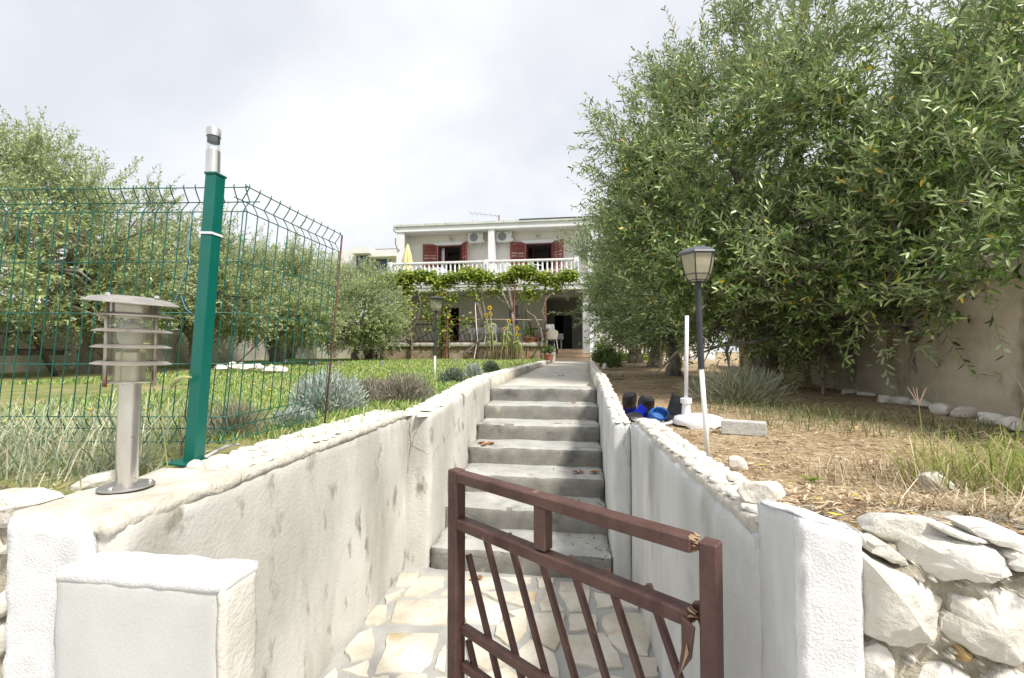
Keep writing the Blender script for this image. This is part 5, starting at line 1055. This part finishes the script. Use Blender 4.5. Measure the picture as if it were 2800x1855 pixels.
olive_tree('tall pale olive tree at the far left edge behind the wire fence', (-9.3, 7.5, zl(-9, 7.5)), [((-9.3, 6.6, 2.2), (2.2, 2.2, 1.55)), ((-10.2, 6.5, 3.3), (1.3, 1.5, .85)), ((-8.6, 6.4, 1.6), (1.5, 1.4, .7))], 4300, 5, .17, .09, .027, OLIVE_L, 16, False, 14, (.2, 0), 1.0, .20, .7, (), 38)
olive_tree('pale olive tree behind the bollard lamp, second from the left', (-9.1, 9.9, zl(-9, 9.9)), [((-9.2, 9.9, 1.95), (2.0, 1.9, 1.25)), ((-8.6, 9.6, 1.45), (1.4, 1.4, .6))], 3000, 6, .15, .095, .03, OLIVE_L, 15, False, 12, (-.2, 0), .9, .20, .75, (), 38)
olive_tree('pale olive tree with dark trunk seen through the short fence panel', (-9.15, 13.0, zl(-9, 13)), [((-9.0, 13.0, 2.0), (2.3, 2.0, 1.35)), ((-8.3, 12.6, 1.45), (1.4, 1.3, .65))], 3300, 7, .2, .105, .033, OLIVE_L, 15, False, 12, (-.25, 0), 1.0, .21, .75, (), 38)
olive_tree('round pale olive tree beside the left end of the terrace', (-8.6, 16.9, zl(-8.6, 16.9)), [((-8.75, 16.9, 2.15), (1.8, 1.7, 1.6)), ((-8.2, 16.5, 1.45), (1.4, 1.2, .8))], 3000, 8, .13, .115, .035, OLIVE_L, 15, False, 12, (-.1, 0), .8, .22, .55, (), 38)
olive_tree('far pale olive tree between the neighbour house and the lawn', (-12.4, 18.5, zl(-12, 18)), [((-12.2, 18.5, 2.2), (2.2, 1.8, 1.7))], 2400, 9, .13, .11, .036, OLIVE_L, 16, False, 10, (-.1, 0), .8, .3)

# ================================================================ shrubs, lavender
def bush(name, label, c, r, n, Ln, Wd, m, seed, cat='bush', up=.8, stems=None, group=None):
    rng = np.random.default_rng(seed); t = thing(name, label, cat, tuple(c), group); c = np.array(c, float); r = np.array(r, float)
    d = unit(rng.normal(0, 1, (n, 3))); d[:, 2] = np.abs(d[:, 2]); u = rng.uniform(.25, 1, n) ** .6 * (1 + .18 * np.sin(d[:, 0] * 7 + seed) * np.cos(d[:, 1] * 6)); p = c + d * u[:, None] * r
    leaves('foliage', p, unit(d * .8 + rng.normal(0, .4, (n, 3)) + [0, 0, up]), rng.normal(0, 1, (n, 3)), rng.uniform(.7, 1.3, n) * Ln, rng.uniform(.7, 1.3, n) * Wd, m, t, .05, False)['kind'] = 'stuff'
    mb = MB(); k = stems or 14
    for i in range(k):
        e = unit(rng.normal(0, 1, 3)); e[2] = abs(e[2]) + .4; e = unit(e); mb.tube([c - [0, 0, .03], c + e * r * .5, c + e * r * .95], [.008 * max(.5, r[0] / .3), .005, .002], 4, False)
    mb.build('stems', TWIG, t); return t
LAV = mat('lavender_grey', (.2, .25, .2), None, .8, isl=.2, ramp=[(0, (.28, .34, .29)), (.5, (.40, .46, .41)), (1, (.54, .59, .52))], transl=.1)
LAVD = mat('lavender_dry', (.3, .28, .2), None, .9, isl=.2, ramp=[(0, (.12, .10, .075)), (.4, (.27, .23, .19)), (.75, (.38, .34, .30)), (1, (.26, .29, .20))])
LAVG = mat('lavender_green', (.14, .19, .13), None, .8, isl=.2, ramp=[(0, (.10, .14, .09)), (1, (.24, .30, .22))])
p = gz(881, 1128, -.01); bush('lavender_bush', 'big silver lavender bush behind the rusty fence stake', (p[0] - .02, p[1] + .1, -.02), (.26, .22, .27), 5200, .042, .008, LAV, 1, 'lavender')
bush('lavender_bush', 'low silver tuft at the foot of the short fence panel', (-1.62, 2.45, -.02), (.12, .1, .10), 900, .035, .007, LAV, 2, 'lavender')
bush('lavender_bush', 'half dry lavender bush in front of the lawn lantern', (-1.42, 3.62, -.01), (.27, .24, .22), 3800, .05, .004, LAVD, 3, 'lavender', 1.0, 120)
bush('lavender_bush', 'grey-green dry lavender clump left of the lawn lantern', (-1.78, 3.75, -.01), (.24, .22, .17), 2600, .045, .005, LAVD, 13, 'lavender', .8, 60)
bush('lavender_bush', 'small round lavender nearest the lawn lantern', (-1.6, 5.8, .0), (.17, .17, .17), 2000, .05, .008, LAVG, 4, 'lavender')
bush('lavender_bush', 'small round lavender second along the left path wall', (-1.58, 6.9, .0), (.15, .15, .2), 1500, .05, .009, LAV, 5, 'lavender')
bush('lavender_bush', 'small round lavender third along the left path wall', (-1.65, 8.7, .0), (.16, .16, .2), 1200, .055, .01, LAVG, 6, 'lavender')
bush('dry_bush', 'dry straw-coloured bush just behind the fence corner', (-1.72, 2.1, -.02), (.16, .14, .17), 1500, .06, .002, LAVD, 7, 'bush', 1.2, 90)
GREENB = mat('garden_green', (.06, .12, .03), None, .6, isl=.25, ramp=[(0, (.045, .09, .02)), (.6, (.09, .16, .04)), (1, (.17, .25, .07))], transl=.2)
LIMEB = mat('lime_green', (.2, .3, .05), None, .6, isl=.25, ramp=[(0, (.12, .20, .03)), (1, (.32, .42, .09))], transl=.3)
bush('rose_bush', 'dark green bush at the right of the entrance steps', (1.15, 17.9, -.05), (.55, .5, .65), 2200, .08, .04, GREENB, 21)
bush('rose_bush', 'small dark green bush beside the end of the right path wall', (.95, 13.0, -.05), (.3, .45, .35), 1300, .06, .025, GREENB, 24)
bush('hedge_plant', 'bright green low hedge before the picket fence', (2.3, 21.6, -.05), (1.2, .4, .35), 2200, .1, .05, LIMEB, 22)
bush('shrub', 'yellow-green shrub behind the entrance wall', (1.2, 21.3, -.05), (.45, .4, 1.15), 1500, .1, .05, LIMEB, 23)
for i, (x, y, rx, rz) in enumerate(((-13.2, 6.5, 1.6, 1.9), (-13.6, 10, 1.8, 1.7), (-14.8, 14.5, 2.0, 1.8), (-15.5, 19, 2.4, 2.0), (-11.5, 25.5, 2.2, 1.9), (-16, 26, 3, 2.4))):
    bush('hedge_shrub', ('bright green shrub beyond the boundary wall at the left edge', 'bright green shrub over the boundary wall behind the bollard', 'green shrub over the boundary wall behind the green post', 'green shrub beyond the wall behind the short fence panel', 'green shrub beyond the back wall beside the house', 'broad green shrub in front of the neighbour house')[i], (x, y, 0), (rx, rx * .7, rz), 2600, .14, .07, LIMEB if i < 3 else GREENB, 30 + i)
p = gz(2011, 1100, -.14); bush('lavender_bush', 'grey-green lavender bush in front of the big olive trunk', (p[0], p[1], -.15), (.50, .42, .34), 3000, .14, .0048, mat('lav_right', (.16, .18, .12), None, .85, isl=.2, ramp=[(0, (.16, .19, .11)), (.5, (.28, .31, .21)), (1, (.46, .46, .35))]), 8, 'lavender', .45, 60)
# ================================================================ grass
GR = mat('lawn_blade', (.1, .2, .03), None, .7, isl=.2, transl=.3, ramp=[(0, (.15, .28, .055)), (.40, (.25, .40, .09)), (.7, (.37, .49, .15)), (.9, (.50, .51, .24)), (1, (.62, .57, .35))])
rng = np.random.default_rng(3)
def scatter(n, x0, x1, y0, y1, zf, pw=1.0):
    y = y0 + (y1 - y0) * rng.uniform(0, 1, n) ** pw; x = x0 + (x1 - x0) * rng.uniform(0, 1, n); return np.stack([x, y, zf(x, y)], 1)
def patchy(b, lo=.10, f=.9):
    k = np.array([mnoise.noise(Vector((q[0] * f, q[1] * f, 3.3))) + .45 * mnoise.noise(Vector((q[0] * f * 4, q[1] * f * 4, 7.3))) for q in b]); return b[rng.uniform(-.55, .25, len(b)) < k + lo]
B = np.concatenate([patchy(scatter(26000, -4.2, -1.2, 1.9, 5.2, lawn_z)), patchy(scatter(32000, -7.5, -1.2, 5, 10, lawn_z)), patchy(scatter(26000, -12, -1.2, 10, 19, lawn_z))])
far = B[:, 1]; blades('lawn_grass', B, rng.uniform(.02, .055, len(B)) * (1 + .03 * far), .0035 + .0011 * far, rng.uniform(.2, 1.1, len(B)), GR, None, rng); g = bpy.data.objects['lawn_grass']; tag(g, 'short patchy green lawn grass between the fence and the house', 'grass', kind='stuff')
BLG = mat('blue_grass', (.2, .25, .2), None, .7, isl=.2, transl=.25, ramp=[(0, (.26, .33, .21)), (.4, (.39, .47, .33)), (.7, (.50, .54, .37)), (.82, (.62, .56, .38)), (1, (.70, .64, .47))])
def tuft(name, label, c, r, n, h, wd, m, seed, lean=(.2, 1.1), zf=lawn_z):
    rg = np.random.default_rng(seed); a = rg.uniform(0, 6.28, n); q = np.sqrt(rg.uniform(0, 1, n)); x = c[0] + np.cos(a) * q * r[0]; y = c[1] + np.sin(a) * q * r[1]
    o = blades('blades', np.stack([x, y, zf(x, y) - .01], 1), rg.uniform(h * .45, h, n), rg.uniform(wd * .6, wd * 1.2, n), rg.uniform(*lean, n), m, None, rg, 1.0); o.name = name; return tag(o, label, 'grass', kind='stuff')
tuft('tall_grass', 'tall blue-green grass tuft left of the bollard lamp', (-2.12, 1.55, 0), (.62, .42), 850, .31, .0045, BLG, 1)
tuft('tall_grass', 'tangle of drooping grass along the foot of the wire fence', (-1.75, 1.35, 0), (.35, .22), 260, .12, .004, BLG, 2)
tuft('tall_grass', 'green grass behind the fence beside the green post', (-2.0, 2.4, 0), (.8, .5), 450, .10, .005, GR, 3)
YG = mat('yellow_grass', (.3, .35, .1), None, .7, isl=.2, transl=.35, ramp=[(0, (.16, .24, .04)), (.35, (.30, .38, .08)), (.6, (.44, .46, .15)), (.8, (.56, .48, .27)), (1, (.66, .58, .40))])
STRAW = mat('straw', (.4, .33, .2), None, .9, isl=.2, ramp=[(0, (.22, .16, .09)), (.5, (.40, .32, .20)), (1, (.58, .50, .36))])
DKG = mat('dark_grass', (.1, .15, .05), None, .8, isl=.2, transl=.25, ramp=[(0, (.07, .115, .03)), (.6, (.15, .20, .07)), (1, (.30, .30, .16))])
tuft('tall_grass', 'bright yellow-green grass at the right edge above the rubble wall', (1.98, 1.95, 0), (.66, .5), 1900, .26, .0045, YG, 4, zf=soil_z)
tuft('tall_grass', 'thin dry grass clump between the litter and the yellow grass', (1.35, 2.15, 0), (.35, .3), 420, .14, .003, STRAW, 5, zf=soil_z)
tuft('tall_grass', 'dark green grass around the edging rocks under the tree', (2.2, 3.7, 0), (.9, .6), 650, .15, .0045, DKG, 6, zf=soil_z)
tuft('tall_grass', 'long dark grass spilling from the lavender under the big olive', (1.75, 4.3, 0), (.7, .5), 420, .18, .004, DKG, 7, zf=soil_z)
n = 5200; y = 1.12 + rng.uniform(0, 1, n) ** 1.3 * 4.5; x = .55 + rng.uniform(0, 1, n) * (.7 + y * .45); az = rng.uniform(0, 6.28, n); ll = rng.uniform(.04, .13, n)
tag(leaves('straw_strands', np.stack([x, y, soil_z(x, y) + rng.uniform(.004, .014, n)], 1), np.stack([np.cos(az), np.sin(az), rng.normal(0, .08, n)], 1), np.tile([[0, 0, 1.0]], (n, 1)) + rng.normal(0, .2, (n, 3)), ll, ll * .022 + .001, STRAW, None, 0, False), 'dry straw strands strewn over the soil in front of the big olive', 'straw', kind='stuff')
tuft('tall_grass', 'matted straw along the top of the right rubble wall', (1.35, 1.30, 0), (.6, .14), 900, .10, .0025, STRAW, 8, (.8, 2.2), zf=soil_z)
# seed-headed stalks
def stalk(label, base, h, lean, m, head):
    t = thing('grass_stalk', label, 'grass', tuple(base)); b = Vector(base); pts = [b, b + Vector((lean[0] * .3, lean[1] * .3, h * .5)), b + Vector((lean[0], lean[1], h))]
    MB().tube(pts, [.0022, .0018, .0012], 5).build('stem', m, t); e = pts[2]; d = (pts[2] - pts[1]).normalized()
    if head == 'fox':
        mb = MB(); rr = random.Random(int(h * 999)); q = [e + d * (.012 * i) + Vector((0, 0, -.0009 * i * i)) + Vector((.0012 * i * i, 0, 0)) for i in range(8)]
        mb.tube(q, [.003, .006, .008, .009, .009, .008, .006, .002], 8)
        for i in range(160): c = q[rr.randrange(7)]; v = Vector((rr.gauss(0, 1), rr.gauss(0, 1), rr.gauss(0, 1))).normalized(); mb.tube([c, c + v * .018], [.0006, .0003], 3, False)
        mb.build('seed_head', mat('foxtail', (.50, .54, .24), (.62, .64, .34), .9, 40, transl=.3), t)
    else:
        mb = MB()
        for k in range(5): a = k * 1.3; mb.tube([e, e + d * .05 + Vector((math.cos(a) * .035, math.sin(a) * .02, .02))], [.0022, .0008], 4)
        mb.build('seed_head', mat('seed_straw', (.42, .30, .22), (.55, .42, .32), .9), t)
stalk('foxtail grass stalk left of the bollard lamp glass', tuple(gz(445, 1290, 0) * [1, 1, 0] + [0, .02, 0]), .40, (-.13, .02), YG, 'fox')
stalk('foxtail grass stalk right of the bollard lamp glass', (-1.50, 1.45, 0), .28, (.06, .0), YG, 'fox')
for i, (x, y, h, l) in enumerate(((1.60, 1.95, .36, .06), (1.75, 1.85, .30, .10), (1.42, 2.1, .34, -.02), (1.85, 2.1, .32, .10), (2.05, 2.2, .34, .06))): stalk('thin grass stalk with forked seed head over the yellow grass', (x, y, zs(x, y)), h, (l, 0), YG, 'fork'); bpy.data.objects[-1] if False else None
for o in bpy.data.objects:
    if o.name.startswith('grass_stalk') and 'forked' in o.get('label', ''): o['group'] = 'forked seed stalks in the yellow grass'
# broad-leaved weeds
def weed(label, c, r, n, m, Ln, seed):
    rg = np.random.default_rng(seed); t = thing('weed', label, 'plant', tuple(c)); a = np.arange(n) * 2.4; el = rg.uniform(.25, .9, n); d = np.stack([np.cos(a) * np.cos(el), np.sin(a) * np.cos(el), np.sin(el)], 1)
    for i in range(n): leaves('leaf', np.array([c]) + [[0, 0, .005]], d[i:i + 1], np.array([[0, 0, 1.0]]) + d[i:i + 1] * -.2, [Ln * rg.uniform(.7, 1.1)], [Ln * .38], m, t, .15)
weed('bright green broad-leaved weed at the right end of the rubble wall', (1.30, 1.13, -.03), .1, 11, LIMEB, .085, 1); weed('small leafy weed on the litter right of the angular white stone', (.98, 2.1, -.145), .06, 9, LIMEB, .05, 2); weed('small grey-green weed behind the loose stone on the rubble wall', (.66, 1.12, -.02), .06, 12, LAVG, .05, 3); weed('tall pale weed beside the broad-leaved one', (1.22, 1.2, -.04), .06, 10, YG, .08, 4)
# yellow and purple flowers on the lawn
YEL = mat('flower_yellow', (.70, .48, .02), None, .6); PUR = mat('flower_purple', (.26, .20, .42), None, .6)
rr = random.Random(12); spots_ = [(rr.uniform(-4.5, -1.4), rr.uniform(4.0, 14)) for _ in range(46)] + [(rr.uniform(-3, -1.8), rr.uniform(2.2, 4)) for _ in range(6)]
fme = MB().lathe([(.002, .0), (.010, .003), (.016, .010), (.006, .012)], (0, 0, .09), 7).tube([(0, 0, 0), (0, 0, .09)], .0015, 4).mesh('dandelion', YEL)
for i, (x, y) in enumerate(spots_): o = place('dandelion', fme, None, (x, y, zl(x, y)), (rr.uniform(-.2, .2), rr.uniform(-.2, .2), 0), (1.1,) * 3); tag(o, 'small yellow dandelion flower scattered in the lawn', 'flower', 'yellow flowers in the lawn')
pme = MB().tube([(0, 0, 0), (.01, 0, .22)], .003, 4).tube([(.01, 0, .16), (.012, 0, .20), (.014, 0, .27)], [.014, .02, .004], 6).mesh('iris', PUR)
for i, (x, y) in enumerate(((-4.4, 7.6), (-6.0, 9.6), (-5.4, 9.8), (-4.9, 9.2), (-5.7, 9.4), (-3.4, 12.5), (-3.3, 12.6), (-4.0, 9.0), (-7.0, 10.2))): tag(place('purple_flower', pme, None, (x, y, zl(x, y)), (0, 0, i), (.8,) * 3), 'small purple flower spike standing in the lawn', 'flower', 'purple flower spikes in the lawn')
# ================================================================ litter and fallen leaves
n = 21000; u = rng.uniform(0, 1, n) ** 1.5; y = 1.12 + u * 9.5; x = .5 + rng.uniform(0, 1, n) * (.7 + y * .42); pb = np.stack([x, y, soil_z(x, y) + rng.uniform(.002, .012, n)], 1); az = rng.uniform(0, 6.28, n)
LIT = mat('leaf_litter', (.3, .2, .1), None, .9, isl=.2, ramp=[(0, (.10, .065, .04)), (.25, (.27, .165, .09)), (.55, (.44, .31, .18)), (.85, (.58, .47, .32)), (.978, (.66, .57, .43)), (.982, (.66, .48, .03)), (1, (.66, .50, .06))])
ll = rng.uniform(.02, .05, n) * (1 + .04 * y); o = leaves('leaf_litter', pb, np.stack([np.cos(az), np.sin(az), rng.normal(0, .12, n)], 1), np.stack([rng.normal(0, .3, n), rng.normal(0, .3, n), np.ones(n)], 1), ll, ll * .17, LIT, None, -.05, False); tag(o, 'brown olive leaf litter covering the soil under the trees', 'leaf litter', kind='stuff')
n = 5000; y = 1.1 + rng.uniform(0, 1, n) ** 1.4 * 8; x = -1.5 - rng.uniform(0, 1, n) * (1 + y * .8); pb = np.stack([x, y, lawn_z(x, y) + .006], 1); az = rng.uniform(0, 6.28, n)
o = leaves('lawn_thatch', pb, np.stack([np.cos(az), np.sin(az), np.zeros(n) + .05], 1), np.stack([rng.normal(0, .2, n), rng.normal(0, .2, n), np.ones(n)], 1), rng.uniform(.03, .1, n), rng.uniform(.004, .008, n), STRAW, None, 0, False); tag(o, 'dry thatch lying on the left lawn', 'dry grass', kind='stuff')
DEAD = mat('dead_leaf', (.24, .10, .045), (.36, .17, .08), .85, 12)
def dead(label, pts, seed, k=1.0):
    rg = np.random.default_rng(seed)
    t = thing('dead_leaf', label, 'leaf', tuple(pts))
    for j in range(3):
        a = rg.uniform(0, 6.28); leaves('lobe', np.array([pts]) + rg.normal(0, .012, (1, 3)) * [1, 1, .1] + [[0, 0, .006]], np.array([[math.cos(a), math.sin(a), .25]]), np.array([[rg.normal(0, .4), rg.normal(0, .4), 1]]), [.06 * k], [.045 * k], DEAD, t, .25)
st = lambda k: -1.022 + .146 * k + .003
dead('curled brown leaf at the left end of the fourth step', (-.84, 4.10, st(4)), 1, 1.2); dead('pair of curled brown leaves at the left of a middle step', (-.80, 4.07, st(4)), 11, 1.1); dead('curled brown leaf in the middle right of the third step', (.02, 3.75, st(3)), 2); dead('curled brown leaf at the right end of the third step', (.17, 3.78, st(3)), 3); dead('small brown leaf on the flagstones below the first step', (-.62, 2.80, -1.005), 4, .8); dead('small brown leaf on a high step', (-.02, 4.85, st(6)), 5, .6); dead('brown leaf on the path at its right edge', (.14, 5.35, .006), 6, .9); dead('brown leaf in the middle of the path', (-.25, 7.4, .006), 7, .9)
n = 110; k = rng.integers(1, 8, n); x = np.where(rng.uniform(0, 1, n) < .7, rng.uniform(-.2, .19, n), rng.uniform(-.9, .19, n)); y = 2.93 + .354 * (k - 1) + rng.uniform(.06, .33, n); z = -1.022 + .146 * k + .005; az = rng.uniform(0, 6.28, n)
o = leaves('fallen_olive_leaves', np.stack([x, y, z], 1), np.stack([np.cos(az), np.sin(az), np.zeros(n)], 1), np.tile([[0, .1, 1.0]], (n, 1)), rng.uniform(.025, .055, n), rng.uniform(.008, .012, n), LIT, None, -.05); tag(o, 'thin fallen olive leaves scattered on the concrete steps', 'leaves', kind='stuff')
# ================================================================ grape vines on the pergola
VB = mat('vine_bark', (.16, .13, .11), (.30, .26, .22), .95, 9, .7, 30)
VL = mat('vine_leaf', (.2, .3, .05), None, .6, isl=.22, transl=.35, ramp=[(0, (.10, .17, .02)), (.4, (.20, .29, .035)), (.75, (.34, .42, .06)), (.97, (.46, .47, .10)), (1, (.44, .36, .10))])
z3 = lambda x, y: gy(900 + x / 2.851, 550 + y / 2.851, 18.85)
def vine(label, stems, xa, xb, n, seed, drops=(), zc=3.58):
    t = thing('grape_vine', label, 'vine', tuple(z3(*stems[0][0][0]) * [1, 1, 0])); rg = np.random.default_rng(seed)
    for pts, r0, r1 in stems:
        q = [z3(*p) for p in pts]; q[0][2] = min(q[0][2], .0) if pts[0][1] > 1180 else q[0][2]; m = len(q); MB().tube(q, [r0 + (r1 - r0) * i / (m - 1) for i in range(m)], 7).build('trunk', VB, t, smooth=True)
    ncl = max(6, int((xb - xa) * 9)); cx = rg.uniform(xa, xb, ncl); cz = zc + rg.normal(0, .09, ncl) + .12 * np.sin(cx * 2.6 + 1); cyy = rg.uniform(18.8, 19.35, ncl); k = rg.integers(0, ncl, n)
    P = np.stack([cx[k] + rg.normal(0, .14, n), cyy[k] + rg.normal(0, .14, n), cz[k] + rg.normal(0, .11, n)], 1)
    for (dx_, dz_, rx, rz, dn) in drops:
        c = z3(dx_, dz_); P = np.concatenate([P, c + rg.normal(0, .5, (dn, 3)) * [rx, .12, rz]])
    m = len(P); nr = unit(rg.normal(0, .6, (m, 3)) + [0, -.5, .8]); d = unit(np.cross(nr, rg.normal(0, 1, (m, 3)))); leaves('foliage', P, d, nr, rg.uniform(.08, .15, m), rg.uniform(.08, .14, m), VL, t, .12)['kind'] = 'stuff'
vine('dark old vine at the left end of the pergola', [([(410, 1200), (405, 1100), (430, 980), (440, 850), (470, 700)], .05, .03), ([(600, 1225), (650, 1150), (630, 1000), (690, 930), (715, 800), (690, 690)], .045, .02)], -8.75, -6.6, 2700, 1, ((600, 760, .35, 1.3, 500), (560, 880, .4, .5, 240), (560, 700, .9, .3, 300)))
vine('young bright vine twining on the pipe stakes behind the lawn lantern', [([(930, 1225), (935, 1000), (900, 900), (955, 820), (990, 760)], .03, .012)], -6.6, -4.9, 2200, 2, ((760, 900, .5, .6, 110), (900, 950, .4, .9, 200), (880, 1000, .25, .9, 110), (935, 780, .2, .35, 60), (1080, 940, .45, .25, 70), (840, 690, .4, .3, 110), (990, 740, .15, .4, 40), (755, 760, .2, .35, 40)))
vine('grey vine trunk rising by the white pipe in the middle of the pergola', [([(1045, 1222), (1060, 1180), (1130, 1130), (1190, 1070), (1210, 960), (1140, 760), (1110, 700)], .055, .03), ([(1225, 1225), (1240, 1120), (1255, 1000), (1200, 900), (1165, 800), (1140, 760)], .03, .02), ([(1205, 960), (1215, 860), (1190, 760), (1195, 680), (1165, 645)], .05, .04)], -4.9, -3.3, 2000, 3, ((1140, 700, .4, .4, 160),))
vine('thick twin vine trunks in front of the house window', [([(1440, 880), (1400, 820), (1340, 690), (1300, 645), (1220, 648)], .055, .04), ([(1425, 870), (1420, 800), (1400, 700), (1370, 620)], .065, .06), ([(1440, 1190), (1440, 1050), (1435, 950), (1430, 870)], .06, .06), ([(1380, 800), (1330, 770), (1310, 740)], .03, .02)], -3.3, -2.0, 1800, 4, ((1290, 700, .45, .25, 130),))
vine('twisted dark vine trunk around the rightmost pergola post', [([(1620, 1150), (1665, 1080), (1650, 1000), (1600, 900), (1540, 860), (1515, 780), (1530, 700)], .05, .025), ([(1640, 980), (1690, 930), (1660, 860), (1690, 770), (1760, 690), (1800, 660)], .04, .02)], -2.0, -.1, 1900, 5, ((1565, 715, .45, .4, 260), (1760, 660, .5, .3, 160)))
# grape bunches / dry leaves are too small to tell apart; sunflowers before the terrace
SFL = mat('sunflower_leaf', (.24, .33, .08), (.42, .46, .18), .7, 9, isl=.2, transl=.3)
def sunflower(label, foot, head, r, seed, face=True):
    rg = np.random.default_rng(seed); b = z3(*foot); b[2] = 0.0; h = z3(*head); b[1] = h[1] = 18.6 - .05 * seed; t = thing('sunflower', label, 'sunflower', tuple(b)); mid = (b + h) / 2 + [.08 * math.sin(seed), 0, 0]
    MB().tube([b, mid, h], [.02, .016, .010], 6).build('stalk', mat('pale_stalk', (.42, .38, .2), (.52, .47, .28), .8), t, smooth=True)
    M_ = Matrix.Translation(h) @ Matrix.Rotation(R(80), 4, 'X') @ Matrix.Rotation(R(12 * math.sin(seed * 2)), 4, 'Y'); MB().lathe([(r * .45, -.005), (r * .45, .02), (r * .3, .03), (.005, .032)], M=M_, n=14).build('disc', mat('seed_disc', (.06, .035, .012), (.12, .07, .02), .9, 30), t, auto=40)
    mb = MB(); n = 16
    for k in range(n): a = 2 * math.pi * k / n; v = Vector((math.cos(a), math.sin(a), 0)); s_ = Vector((-v.y, v.x, 0)); mb.add([M_ @ (v * r * .4 + s_ * r * .1), M_ @ (v * r * .75 + s_ * r * .15 + Vector((0, 0, .01))), M_ @ (v * r * 1.05), M_ @ (v * r * .75 - s_ * r * .15 + Vector((0, 0, .01))), M_ @ (v * r * .4 - s_ * r * .1)], [(0, 1, 2, 3, 4)])
    mb.build('petals', mat('petal_yellow', (.74, .46, .01), (.80, .55, .02), .6, 8, transl=.2), t)
    n = 12; s_ = rg.uniform(.35, .95, n)[:, None]; q = b + (h - b) * s_; a = rg.uniform(0, 6.28, n); leaves('stalk_leaves', q, np.stack([np.cos(a), np.sin(a) * .5, rg.normal(-.3, .3, n)], 1), rg.normal(0, .4, (n, 3)) + [0, -.4, 1], rg.uniform(.12, .24, n), rg.uniform(.07, .14, n), SFL, t, .3)
for i, (lab, f, h, r) in enumerate((('tallest sunflower against the beige wall', (1285, 1215), (1262, 838), .10), ('sunflower leaning left below the tallest one', (1270, 1215), (1238, 897), .09), ('half-withered sunflower just right of the tallest', (1300, 1215), (1272, 885), .08), ('drooping sunflower left of the window lantern', (1400, 1215), (1412, 940), .09), ('small low sunflower right of the window lantern', (1470, 1215), (1478, 998), .09), ('lowest little sunflower beside the bollard pole', (1480, 1215), (1482, 1048), .07), ('sunflower bud left of the drooping one', (1345, 1215), (1385, 1000), .07))): sunflower(lab, f, h, r, i + 1)
tuft('dry_stalks', 'dry yellow stalks standing below the sunflowers', (-2.75, 18.6, 0), (.7, .2), 260, 1.0, .014, STRAW, 9, (.05, .3))
tuft('dry_stalks', 'tangled pale sunflower foliage around the window lantern', (-2.75, 18.75, 0), (.4, .2), 90, 1.7, .03, SFL, 10, (.05, .4))
